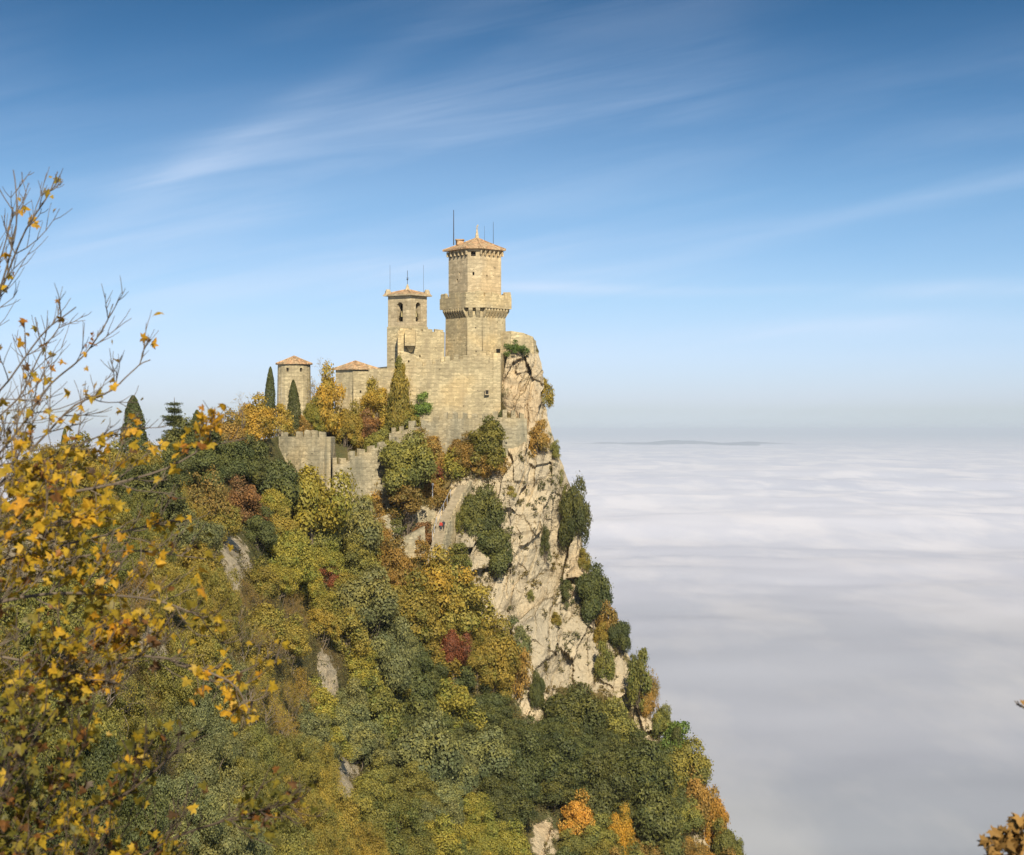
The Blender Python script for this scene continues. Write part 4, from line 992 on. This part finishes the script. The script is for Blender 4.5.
def place(kind, px, top, base, width, colour, label=None, cat=None, D=None, var=None, group=None):
    """crown spans rows top..base at column px and is width pixels wide; it stands at the ground's own distance there"""
    d = float(ground_D(min(px, silx(base) - 3), base)) if D is None else D
    want = (base - top) / width
    order = sorted(range(len(PROTO[kind])), key=lambda i: abs(math.log(want * 2 * DIM[kind][i][2] / (DIM[kind][i][1] - max(DIM[kind][i][0], 0) * .85))) + rnd.uniform(0, .25))
    vi = order[0]
    lo, hi, hw = DIM[kind][vi]
    hm = (base - top) / F * d; wm = width / F * d
    sz = hm / (hi - max(lo, 0) * .85); sx = wm / 2 / hw
    g = P(px, base, d)
    zloc = g[2] - max(lo, 0) * .85 * sz
    name = {'cypress': 'cypress_tree', 'cedar': 'cedar_tree', 'conifer': 'conifer_tree', 'bush': 'bush', 'leafbush': 'bush', 'oak': 'oak_tree', 'fineoak': 'oak_tree', 'bare': 'bare_tree', 'twiggy': 'bare_tree'}.get(kind, 'broadleaf_tree')
    root = bpy.data.objects.new(name, None); col.objects.link(root); root.location = (g[0], g[1] + wm * .15, zloc)
    root.rotation_euler = (rnd.gauss(0, .03), rnd.gauss(0, .03), rnd.uniform(0, 6.28)); root.scale = (sx, sx, sz); root.empty_display_size = .5
    cm_, tm = PROTO[kind][vi]
    c = COLS[colour]; j = rnd.uniform(.85, 1.15); h = rnd.uniform(-.06, .06)
    o = link('crown', cm_, root); o.color = (c[0] * j * (1 + h), c[1] * j, c[2] * j * (1 - h), 1)
    link('trunk', tm, root)
    TREES.append(dict(o=root, kind=kind, px=px, top=top, base=base, w=width, D=d, colour=colour, label=label, cat=cat or ('bush' if name == 'bush' else 'tree'), name=name))
    return root

# ---- trees and bushes one can point to, read off the photograph
NAMED = [
 ('cypress',133,396,476,27,'dark green','broad dark cypress standing against the sky, tallest on the left ridge'),
 ('cedar',173,403,452,36,'dark green','slender tiered cedar against the sky right of the broad cypress'),
 ('cypress',195,410,452,14,'dark green','small pointed cypress against the sky right of the tiered cedar'),
 ('cypress',64,428,470,9,'dark green','thin dark cypress behind the near maple twigs, at far left'),
 ('cypress',269,367,425,12,'dark green','tall thin cypress touching the left side of the round tower'),
 ('cypress',295,380,432,13,'dark green','thin cypress in front of the round tower, just right of its middle'),
 ('bare',232,392,440,34,'golden','nearly bare tree with a few golden leaves on the ridge skyline'),
 ('broadleaf',252,396,446,46,'golden','golden tree left of the round tower, below the thin cypress'),
 ('broadleaf',222,412,462,44,'ochre','ochre tree on the skyline between the small cypress and the golden tree'),
 ('leafbush',281,404,438,22,'golden','golden shrub at the left foot of the round tower'),
 ('leafbush',300,415,440,20,'ochre','ochre shrub between the round tower and the bastion wall'),
 ('bare',316,357,400,26,'golden','thin bare treetop rising between the round and square towers'),
 ('broadleaf',320,366,440,36,'golden','tall golden tree filling the gap between the round and square towers'),
 ('broadleaf',309,398,436,26,'yellow green','yellow green tree between the thin cypress and the square tower, behind the bastion'),
 ('conifer',399,360,440,23,'olive gold','tall pointed yellowish conifer in front of the upper curtain wall'),
 ('broadleaf',372,380,432,34,'golden','pale golden tree covering the right corner of the square tower'),
 ('broadleaf',345,402,450,30,'olive gold','olive gold tree at the foot of the square tower'),
 ('broadleaf',362,410,442,34,'russet','rust coloured tree below the square tower, left of the conifer'),
 ('oak',423,393,424,34,'bright green','bright green bushy tree at the foot of the upper curtain wall'),
 ('oak',400,405,440,34,'olive green','olive green tree between the conifer and the lower curtain wall'),
 ('oak',378,430,462,30,'olive green','olive green tree behind the top of the stepped wall'),
 ('oak',405,434,496,52,'olive green','big rounded olive green oak covering the left end of the lower wall'),
 ('broadleaf',430,452,484,20,'russet','small russet tree between the big round oak and the green bush'),
 ('leafbush',452,447,488,34,'yellow green','yellow green bush with red tinges at the head of the path'),
 ('leafbush',398,508,540,34,'olive green','olive shrub in front of the low grey retaining wall'),
 ('leafbush',420,522,552,26,'russet','russet shrub between the retaining wall and the path steps'),
 ('leafbush',376,500,530,26,'ochre','ochre shrub at the left end of the low retaining wall'),
 ('leafbush',463,506,535,16,'olive green','small olive shrub by the parapet of the path steps'),
 ('bush',466,560,590,16,'olive green','small shrub on the rock below the ivy covered cliff oaks'),
 ('leafbush',436,466,486,20,'dark red','small dark red bush at the foot of the yellow green path bush'),
 ('conifer',487,418,472,36,'olive green','upright olive tree in front of the lower curtain wall'),
 ('leafbush',494,454,478,40,'ochre','low brownish bush at the foot of the upright olive tree'),
 ('oak',482,487,545,42,'dark green','upper dark green mass of ivy and oak on the cliff face'),
 ('oak',493,520,578,42,'dark green','lower dark green oak growing out of the cliff face'),
 ('oak',576,480,552,27,'dark green','dark green tree overhanging the cliff edge high on the skyline'),
 ('bush',561,470,505,14,'olive green','narrow bush on the cliff edge above the highest overhanging tree'),
 ('oak',592,566,626,33,'dark green','large dark green tree on the cliff edge, second down the skyline'),
 ('bush',567,578,608,20,'dark green','small dark bush on the rock left of the second skyline tree'),
 ('oak',620,613,657,27,'dark green','rounded dark green tree on the cliff edge, third down the skyline'),
 ('leafbush',608,600,640,22,'ochre','ochre bush on the cliff edge above the third skyline tree'),
 ('leafbush',604,642,686,20,'olive green','olive bush hanging on the rock face left of the third skyline tree'),
 ('leafbush',640,650,712,24,'olive green','straggling olive shrub on the cliff edge below the third skyline tree'),
 ('leafbush',584,548,574,14,'olive gold','small olive gold bush on the skyline just above the second overhanging tree'),
 ('leafbush',600,622,648,14,'olive gold','small olive gold bush on the rock under the second skyline tree'),
 ('bush',633,655,692,15,'dark green','narrow dark bush on the cliff edge left of the brown twiggy shrub'),
 ('leafbush',648,692,720,17,'ochre','ochre bush on the cliff edge below the brown twiggy shrub'),
 ('oak',660,706,746,24,'olive green','small olive tree on the skyline at the end of the bare cliff'),
 ('oak',676,728,772,28,'dark green','small dark green tree on the skyline just below the cliff'),
 ('bush',530,590,604,12,'olive green','tiny bush in the middle of the bare cliff'),
 ('leafbush',556,612,628,12,'olive gold','tiny yellowish bush on the lower bare cliff'),
 ('leafbush',511,486,500,12,'olive gold','tiny yellowish bush on the upper bare cliff'),
 ('sparse',649,668,705,20,'ochre','thin brown twiggy shrub poking out of the skyline'),
 ('bush',544,524,562,15,'dark green','narrow dark bush in a cleft of the middle of the cliff'),
 ('bush',516,340,357,26,'bright green','bright green bush on top of the rock outcrop right of the main tower'),
 ('leafbush',543,378,410,18,'olive gold','straggling bush on the edge of the outcrop right of the lower wall'),
 ('leafbush',540,420,458,22,'ochre','ochre scrub on the rock right of the end of the lower wall'),
 ('bush',554,440,462,14,'olive green','small olive bush on the cliff edge beside the ochre scrub'),
 ('bush',497,372,384,9,'bright green','tiny green bush at the top corner of the upper curtain wall'),
 ('bush',502,410,424,10,'dark green','tiny dark bush on top of the lower curtain wall'),
 ('broadleaf',519,620,668,34,'grey green','grey green tree at the left foot of the bare cliff'),
 ('leafbush',520,650,700,24,'ochre','ochre scrub at the foot of the cliff, below the grey green tree'),
 ('oak',535,672,712,14,'dark green','narrow dark bush in a gully of the lower cliff'),
 ('broadleaf',452,632,676,36,'dark red','dark red tree among the golden ones below the path'),
 ('oak',575,688,750,58,'dark green','dark green tree at the foot of the cliff, between the two bare rock ribs'),
 ('oak',612,700,752,44,'olive green','olive tree at the cliff foot, right of the dark green one between the ribs'),
 ('oak',560,738,800,56,'dark green',None), ('oak',520,735,800,60,'dark green',None), ('oak',480,730,790,54,'grey green',None),
 ('oak',640,745,812,64,'dark green',None), ('oak',600,760,830,60,'dark green',None), ('oak',655,790,870,62,'dark green',None),
 ('broadleaf',577,796,850,40,'orange','orange tree among dark oaks at the bottom of the picture'),
 ('broadleaf',617,806,864,30,'bright yellow','bright yellow orange tree, the smaller of the pair at the bottom'),
 ('leafbush',672,722,770,36,'bright green','bright green shrub at the foot of the cliff rib'),
 ('oak',690,742,800,44,'olive green','olive tree on the lower skyline below the bare cliff'),
 ('broadleaf',703,770,840,44,'ochre','ochre tree on the lower skyline below the olive one'),
 ('broadleaf',716,792,850,32,'orange','orange tree at the lowest visible skyline'),
 ('oak',728,820,875,32,'olive green','olive tree at the bottom end of the skyline'),
  ('broadleaf',434,549,625,66,'golden','golden tree directly below the path steps'),
 ('broadleaf',462,565,640,72,'olive gold','large olive gold tree below the bare cliff, right of the golden one'),
 ('broadleaf',492,620,690,54,'olive gold','olive gold tree at the foot of the cliff below the large one'),
 ('broadleaf',396,541,600,50,'ochre','ochre orange tree left of the golden tree below the path'),
 ('broadleaf',405,575,650,70,'olive gold',None), ('broadleaf',455,680,740,60,'yellow green',None),
 ('oak',278,446,520,60,'dark green','dark green oak below the left side of the bastion wall'),
 ('broadleaf',312,470,560,84,'yellow green','large yellow green tree below the bastion wall'),
 ('oak',352,500,570,54,'grey green','grey green tree below the foot of the stepped wall'),
 ('broadleaf',330,560,590,26,'dark red','small dark red bush under the large yellow green tree'),
 ('broadleaf',244,478,530,46,'russet','russet brown tree left of the dark oak below the bastion'),
 ('sparse',205,470,530,54,'ochre','half bare brownish tree on the upper left slope'),
 ('oak',188,512,560,62,'grey green','smooth rounded grey green tree above the pale rock knob'),
 ('oak',365,570,640,60,'grey green',None), ('oak',385,620,690,56,'grey green',None), ('broadleaf',345,600,660,56,'olive gold',None),
 ('oak',414,660,730,62,'dark green',None), ('broadleaf',375,680,750,64,'olive green',None), ('oak',425,720,800,70,'grey green',None),
]
for kd, px, a, b, w, c_, lab in NAMED: place(kd, px, a, b, w, c_, lab, D={405: 272.0, 452: 253.0}.get(px) if kd in ('oak', 'broadleaf') and (a in (434, 632)) else None)

place('leafbush', 407, 484, 520, 40, 'ochre', 'wide ochre bush hiding the foot of the big round oak', D=270.5)
place('leafbush', 459, 543, 572, 26, 'olive green', 'olive bush in the hollow of the rock beside the foot of the steps')
place('leafbush', 424, 540, 566, 24, 'ochre', 'ochre bush at the left foot of the steps')
# ---- the rest of the wooded slope: each tree takes kind and colour from its surroundings
ANCH = [(270,470,'oak','dark green'),(310,510,'broadleaf','yellow green'),(350,560,'oak','olive green'),(400,560,'broadleaf','ochre'),(440,590,'broadleaf','golden'),(470,640,'broadleaf','olive gold'),(380,640,'oak','grey green'),
 (330,620,'broadleaf','olive gold'),(420,700,'oak','dark green'),(440,780,'oak','grey green'),(520,760,'oak','dark green'),(540,810,'oak','dark green'),(630,790,'oak','dark green'),(680,810,'oak','olive green'),(480,830,'broadleaf','yellow green'),(380,830,'broadleaf','olive green'),(400,770,'oak','olive green'),
 (330,700,'broadleaf','yellow green'),(300,650,'broadleaf','olive gold'),(260,620,'twiggy','ochre'),(230,650,'twiggy','olive gold'),(180,560,'twiggy','olive gold'),(120,620,'twiggy','ochre'),(160,740,'twiggy','olive green'),(60,700,'twiggy','olive gold'),(300,700,'twiggy','golden'),(60,520,'twiggy','ochre'),(340,740,'oak','grey green'),(300,790,'fine','olive gold'),(350,850,'fine','olive gold'),(240,700,'fineoak','grey green'),(260,790,'fineoak','olive green'),(200,620,'fine','olive gold'),
 (150,560,'fine','olive gold'),(100,520,'fine','olive green'),(60,600,'fineoak','olive green'),(140,680,'fineoak','olive green'),(200,800,'fineoak','grey green'),(120,830,'fineoak','dark green'),(40,800,'fineoak','dark green'),(30,740,'fineoak','olive green'),(90,770,'fineoak','dark green'),(20,840,'fineoak','dark green'),(90,480,'broadleaf','olive gold'),(160,480,'oak','dark green'),(220,540,'broadleaf','olive gold'),(300,580,'broadleaf','yellow green'),(590,850,'oak','olive green'),(700,855,'broadleaf','ochre')]  # dark greens at the lower left: corner shade put into the leaf colour
def fill():
    r = random.Random(3); pts = [(t['px'], (t['top'] + t['base']) / 2, t['w']) for t in TREES]
    cands = sorted([(r.uniform(470, 905), r.uniform(-20, 735)) for _ in range(5000)])
    n = 0
    for base, px in cands:
        if px > silx(min(base, 880)) - 22: continue
        c0 = float(np.interp(px, cr_x, cr_y))
        if base < c0 + 16: continue
        if px > 262 and base < 520 and px < 420: continue
        d = float(D0(px, base)); sz = r.uniform(4.6, 6.8) * (1 if d > 150 else .95); w = sz / d * F; w = min(w, 78 if d > 140 else 125)
        h = w * r.uniform(.95, 1.2); cy = base - h / 2
        if any(rockness(np.array([px + a * w * .32]), np.array([cy + b * h * .3]))[0] for a, b in ((0, 0), (1, 0), (-1, 0), (0, 1), (0, -1))) : continue
        if any(((px - q[0]) ** 2 + ((cy - q[1]) * 1.1) ** 2) ** .5 < (w + q[2]) * .25 for q in pts): continue
        jx, jy = px + r.gauss(0, 18), cy + r.gauss(0, 16)
        a = min(ANCH, key=lambda q: (q[0] - jx) ** 2 + (q[1] - jy) ** 2)
        kind, colour = a[2], a[3]
        if d < 165 and kind in ('oak', 'broadleaf'): kind = {'oak': 'fineoak', 'broadleaf': 'fine'}[kind]
        place(kind, px, base - h, base, w * r.uniform(1.0, 1.2), colour); pts.append((px, cy, w)); n += 1
    print('filled', n)
fill()

# ---- undergrowth on the ground between the trees: nobody could count it
def undergrowth():
    r = np.random.default_rng(5); n = 60000
    px = r.uniform(-60, 740, n); py = r.uniform(430, 900, n); k = (px < silx(np.minimum(py, 900)) - 4) & (py > np.interp(px, cr_x, cr_y) + 3)
    rk = rockness(px, py); scrub = fbm(px / 7, py / 9, 0, 77, 4) > .15
    k &= (~rk) | scrub
    k &= ~((px > 425) & (px < 462) & (py > 480) & (py < 560)) & ~((px > 270) & (px < 520) & (py < 470))
    px, py = px[k], py[k]; rk = rk[k]
    D = D0(px, py); D = D - relief(px, py, D); dens = np.where(D < 200, 1, .6) * np.where(rk, .7, 1); q = r.random(len(px)) < dens; px, py, D, rk = px[q], py[q], D[q], rk[q]
    C0 = np.stack([(px - 512) / F * D, D, (HY - py) / F * D], 1); m = 12
    rad = np.where(rk, .42, .85)[:, None]
    C = np.repeat(C0, m, 0) + unit(r.normal(size=(len(C0) * m, 3))) * np.repeat(rad, m, 0) * r.random((len(C0) * m, 1)) ** .5 + np.array([0, -.3, .35])
    Nn = unit(r.normal(size=C.shape) + np.array([0, -.4, .8])); Dd = np.repeat(D, m)
    tint = r.random(len(C)); spray = np.clip(.5 + fbm(C[:, 0] / 5, C[:, 1] / 5, C[:, 2] / 5, 3, 3) * 1.4, 0, 1)
    me = leaves_mesh('undergrowth', C, Nn, np.clip(.0011 * Dd, .07, .3) * r.uniform(.7, 1.4, len(C)), tint, spray, M['leaf'])
    o = link('undergrowth', me); o.color = (.15, .12, .035, 1); tag(o, 'low mixed scrub and fallen leaves covering the slope between the trees', 'undergrowth', kind='stuff')
    print('under', len(C))
undergrowth()

# ------------------------------------------------------------------ near maples at the left edge
LEAF = np.array([(0, 0), (.10, -.16), (.42, -.22), (.30, -.02), (.52, .18), (.24, .22), (.20, .40), (.0, .66), (-.20, .40), (-.24, .22), (-.52, .18), (-.30, -.02), (-.42, -.22), (-.10, -.16)])
def maple_leaves(name, C, U, Nn, size, tint, parent, mat='maple'):
    n = len(C); k = len(LEAF); U = unit(U - Nn * (U * Nn).sum(1, keepdims=True)); W_ = np.cross(U, Nn)
    curl = rg.uniform(-.1, 1.1, n)
    xy = LEAF[None] * size[:, None, None]
    v = C[:, None] + W_[:, None] * xy[..., :1] + U[:, None] * xy[..., 1:] + Nn[:, None] * (-(np.abs(LEAF[None, :, :1]) + .3 * LEAF[None, :, 1:] ** 2) * size[:, None, None] * curl[:, None, None])
    tri = []
    idx = np.arange(1, k)
    base = np.stack([np.zeros(k - 1, int), idx, np.r_[idx[1:], 1]], 1)[:-1]
    f = (base[None] + (np.arange(n) * k)[:, None, None]).reshape(-1, 3)
    me = mesh_np(name, v.reshape(-1, 3), f, False, M[mat], {'tint': ('FACE', np.repeat(tint, len(base)))})
    return link(name, me, parent)
def near_tree(name, base, limbs, label, seed, leafiness, trunk_r=.09, lsize=.085, tintr=(.1, .75), twigL=(.35, .9), nsub=3, bark='bark', cat='tree', step=.22, dull=.06, thick=.0042):
    r = np.random.default_rng(seed); root = empty(name, tuple(base), label, cat)
    segs, LC, LU = [], [], []
    base = np.array(base, float)
    first = [P(*l_[0][:3]) for l_ in limbs]
    top = np.mean(first, axis=0); tp = curve(base, top, 8, .1, r=r); segs.append((tp, np.linspace(trunk_r * 1.6, trunk_r * .7, 8)))
    for limb in limbs:
        pts = np.array([P(*p) for p in limb]); st = tp[np.argmin(np.linalg.norm(tp - pts[0], axis=1))]
        # smooth the polyline
        fine_ = [pts[0]]
        for a, b in zip(pts[:-1], pts[1:]):
            for q in range(1, 5): fine_.append(a + (b - a) * q / 4 + r.normal(size=3) * .012)
        fine_ = np.array(fine_); 
        for _ in range(2): fine_[1:-1] = (fine_[:-2] + 2 * fine_[1:-1] + fine_[2:]) / 4
        L = np.r_[0, np.cumsum(np.linalg.norm(np.diff(fine_, axis=0), axis=1))]; tot = L[-1]
        r0 = .004 + thick * tot
        segs.append((curve(st, fine_[0], 4, .1, r=r), np.linspace(trunk_r * .7, r0, 4))); segs.append((fine_, np.linspace(r0, .004, len(fine_))))
        s = .25; side = 1
        while s < tot:
            i = min(np.searchsorted(L, s), len(L) - 1); i = max(i, 1); p = fine_[i - 1] + (fine_[i] - fine_[i - 1]) * ((s - L[i - 1]) / (L[i] - L[i - 1] + 1e-9)); d = unit(fine_[i] - fine_[i - 1]); fr = s / tot
            for sg in (-1, 1):
                if r.random() < .22: continue
                o = unit(np.cross(d, unit(r.normal(size=3)))) ; o = unit(o + np.array([0.25 * sg, 0, .2]))
                tl = r.uniform(*twigL) * (1.15 - .75 * fr)
                nd = unit(d * .85 + o * .85); q = [p]; dd = nd
                for _ in range(5): dd = unit(dd + np.array([0, 0, .10]) + r.normal(size=3) * .10); q.append(q[-1] + dd * tl / 5)
                q = np.array(q); segs.append((q, np.linspace(.0048, .0022, 6)))
                tw = [q]
                for _ in range(nsub):
                    j = r.integers(1, 5); e = unit(unit(q[j] - q[j - 1]) + unit(r.normal(size=3)) * .8 + np.array([0, 0, .2])); ll = tl * r.uniform(.25, .55); z = [q[j]]
                    for _ in range(3): e = unit(e + np.array([0, 0, .12]) + r.normal(size=3) * .1); z.append(z[-1] + e * ll / 3)
                    z = np.array(z); segs.append((z, np.linspace(.0032, .0018, 4))); tw.append(z)
                for z in tw:
                    for node in z[1:]:
                        py_ = HY - node[2] / node[1] * F; pr = leafiness(node[0] / node[1] * F + 512, py_)
                        m = r.poisson(pr * (2.0 if float(vnoise(node[0] * 2.6, node[1] * 2.6, node[2] * 2.6, seed)) > .52 else .35))
                        for _ in range(m): LC.append(node + r.normal(size=3) * .035); LU.append(unit(r.normal(size=3) * .8 + np.array([0, 0, -.9])))
            s += step * r.uniform(.7, 1.3)
    v, f = tube_np(segs, 5); o = root.location
    link('branches', mesh_np('branches', v - np.array(o), f, True, M[bark]), root)
    if LC:
        C = np.array(LC); U = np.array(LU); n = len(C); Nn = unit(r.normal(size=(n, 3)) + np.array([.1, -.6, .5]))
        cl = fbm(C[:, 0] * 1.6, C[:, 1] * 1.6, C[:, 2] * 1.6, seed, 3) * .9 + .5
        brown = (r.random(n) < dull)
        tint = np.clip(tintr[0] + (tintr[1] - tintr[0]) * np.clip(cl + r.normal(size=n) * .18, 0, 1) + (r.random(n) < .05) * .25, 0, 1)
        tint = np.where(brown, r.uniform(.9, 1.0, n), tint)
        maple_leaves('leaves', C - np.array(o), U, Nn, lsize * r.uniform(.45, 1.3, n), tint, root, 'withered' if cat == 'sapling' else 'maple')
    print(name, 'leaves', len(LC), 'segs', len(segs)); return root
def gz(x, y): 
    R_ = math.hypot(x, y + 2); z = -2.6 - max(R_ - 5, 0) * 1.1 - max(R_ - 20, 0) * 4; return min(z, -2.4 - max(y, 0) * .32) - .3
def leaf_a(px, py):
    if py < 250: return .03
    if py < 340: return .07
    if py < 400: return .16
    if px > 60 and py < 440: return .10
    return .30 if px < 110 else .16
x0 = -6.6
near_tree('maple_tree', (x0, 13.2, gz(x0, 13.2)), [
 [(-230,470,13),(-120,400,12.6),(-20,345,12.3),(8,270,12),(17,215,12),(16,168,12)],
 [(-200,470,13),(-90,380,13),(-10,318,12.6),(22,240,12.3),(45,200,12.2),(59,172,12.2)],
 [(-200,520,12),(-80,450,11.6),(0,398,11.4),(41,332,11.3),(76,306,11.2)],
 [(-150,520,12),(-20,470,12),(20,430,12),(50,380,12),(86,357,12),(108,320,12),(112,306,12)],
 [(-150,560,11.5),(-10,500,11.5),(37,445,11.5),(74,404,11.5),(111,392,11.5),(132,372,11.5),(144,358,11.5)],
 [(-150,520,13),(-30,440,13),(20,400,13),(40,350,13),(60,330,13)],
 [(-150,430,13),(-40,330,13),(0,262,13),(14,214,13)],
 [(-150,600,12),(-20,500,12),(40,462,12),(90,440,12),(130,425,12)]],
 'near maple whose bare twigs reach up against the sky at the left edge', 5, leaf_a, lsize=.075, tintr=(.2, .8), step=.20, nsub=4, bark='bark', thick=.0024)
def leaf_b(px, py): return (.56 if px < 170 else .42) if py < 640 else .3
near_tree('maple_tree', (-7.4, 11.0, gz(-7.4, 11.0)), [
 [(-260,640,11),(-100,560,11),(20,500,11),(90,490,11),(170,470,11),(215,440,11)],
 [(-260,660,11.5),(-100,600,11.5),(0,560,11.5),(90,540,11.5),(180,520,11.5)],
 [(-260,680,10),(-100,650,10),(0,655,10),(70,672,10),(115,684,10)],
 [(-260,680,10.5),(-100,640,10.5),(0,600,10.5),(80,590,10.5),(160,600,10.5),(215,625,10.5)],
 [(-260,600,12),(-100,520,12),(0,470,12),(50,470,12),(110,500,12)],
 [(-260,650,12),(-100,610,12),(20,590,12),(60,560,12),(120,550,12),(200,560,12)],
 [(-260,650,9.5),(-100,580,9.5),(0,540,9.5),(60,520,9.5)],
 [(-260,760,10.5),(-60,720,10.5),(60,690,10.5),(140,650,10.5),(235,680,10.5),(250,715,10.5)]],
 'near golden maple with drooping leafy branches across the left side', 6, leaf_b, lsize=.08, tintr=(.15, .66), step=.11, nsub=4)
def leaf_c(px, py): return .40
near_tree('maple_tree', (-5.2, 10.0, gz(-5.2, 10.0)), [
 [(-200,1000,10),(-60,860,10),(20,760,10),(80,690,10),(130,640,10)],
 [(-200,1000,9.5),(-40,900,9.5),(60,830,9.5),(130,790,9.5),(190,740,9.5)],
 [(-200,1000,10),(0,920,10),(120,870,10),(190,830,10),(300,800,10)],
 [(-200,1000,9),(-60,880,9),(0,790,9),(30,720,9)],
 [(-200,1000,9),(-40,930,9),(60,880,9),(100,850,9)],
 [(-200,1000,9.6),(-100,840,9.6),(-20,740,9.6),(60,640,9.6)],
 [(-200,1000,9.4),(-100,900,9.4),(0,850,9.4),(50,800,9.4),(90,740,9.4)]],
 'dark tangle of near maple branches rising from the bottom left corner', 8, leaf_c, lsize=.07, tintr=(-.15, .42), dull=.16, step=.10, bark='dark_bark', nsub=4)  # wilted brown leaves; low tints also put the corner's shade into the colour
near_tree('sapling', (3.35, 9.0, gz(3.35, 9.0)), [
 [(1120,950,9),(1075,880,9),(1040,852,9),(1010,846,9),(985,846,9)],
 [(1120,940,9),(1080,880,9),(1045,835,9),(1020,838,9)],
 [(1150,800,9),(1080,740,9),(1045,715,9),(1020,705,9)]],
 'withered brown leaves of a sapling at the bottom right edge', 12, lambda px, py: .8 if (px < 1040 and (py > 826 or 690 < py < 712)) else .0, lsize=.085, tintr=(.72, .95), twigL=(.04, .12), nsub=1, step=.10, trunk_r=.03, cat='sapling')

# ------------------------------------------------------------------ labels for the trees that have none of their own
def autolabel():
    def zone(t):
        px, py = t['px'], (t['top'] + t['base']) / 2
        rows = [(505, 'high'), (585, 'upper'), (665, 'middle'), (745, 'lower'), (820, 'low'), (2000, 'bottom')]
        for i, (lim, nm) in enumerate(rows):
            if py < lim: break
        c = 0 if px < 70 else 1 if px < 150 else 2 if px < 230 else 3 if px < 310 else 4 if px < 390 else 5 if px < 470 else 6 if px < 550 else 7 if px < 640 else 8
        return i, c
    rown = ['by the ridge top', 'high on the slope', 'on upper slope', 'on mid slope', 'low on slope', 'at bottom edge']
    coln = ['behind leftmost maple leaves', 'behind the near maple', 'below the broad cypress', 'below the round tower', 'below the square tower', 'below the path steps', 'below the main tower', 'below the cliff', 'by the lower skyline']
    kindn = {'oak': 'dense tree', 'fineoak': 'dense tree', 'broadleaf': 'leafy tree', 'fine': 'leafy tree', 'sparse': 'thin twiggy tree', 'twiggy': 'twiggy tree', 'bush': 'bush', 'leafbush': 'bush', 'conifer': 'conifer'}
    buckets = {}
    for t in TREES:
        if t['label'] is None: buckets.setdefault((zone(t), t['colour'], kindn[t['kind']]), []).append(t)
    for (z, c, k), ts in buckets.items():
        base = f"{c} {k} {rown[z[0]]}, {coln[z[1]]}"
        if len(ts) == 1: ts[0]['label'] = base; continue
        ts.sort(key=lambda t: t['px']); n = len(ts)
        num = ['', 'one', 'two', 'three', 'four', 'five', 'six', 'seven', 'eight', 'nine', 'ten', 'eleven', 'twelve'][n]
        od = ['leftmost', 'second', 'third', 'fourth', 'fifth', 'sixth', 'seventh', 'eighth', 'ninth', 'tenth', 'eleventh']
        for i, t in enumerate(ts): t['label'] = base + ', ' + ('rightmost' if i == n - 1 else od[i]) + ' of ' + num
    for t in TREES: tag(t['o'], t['label'], t['cat'], 'trees and bushes of the wooded mountainside')
    print('trees', len(TREES), 'distinct labels', len({t['label'] for t in TREES}))
autolabel()
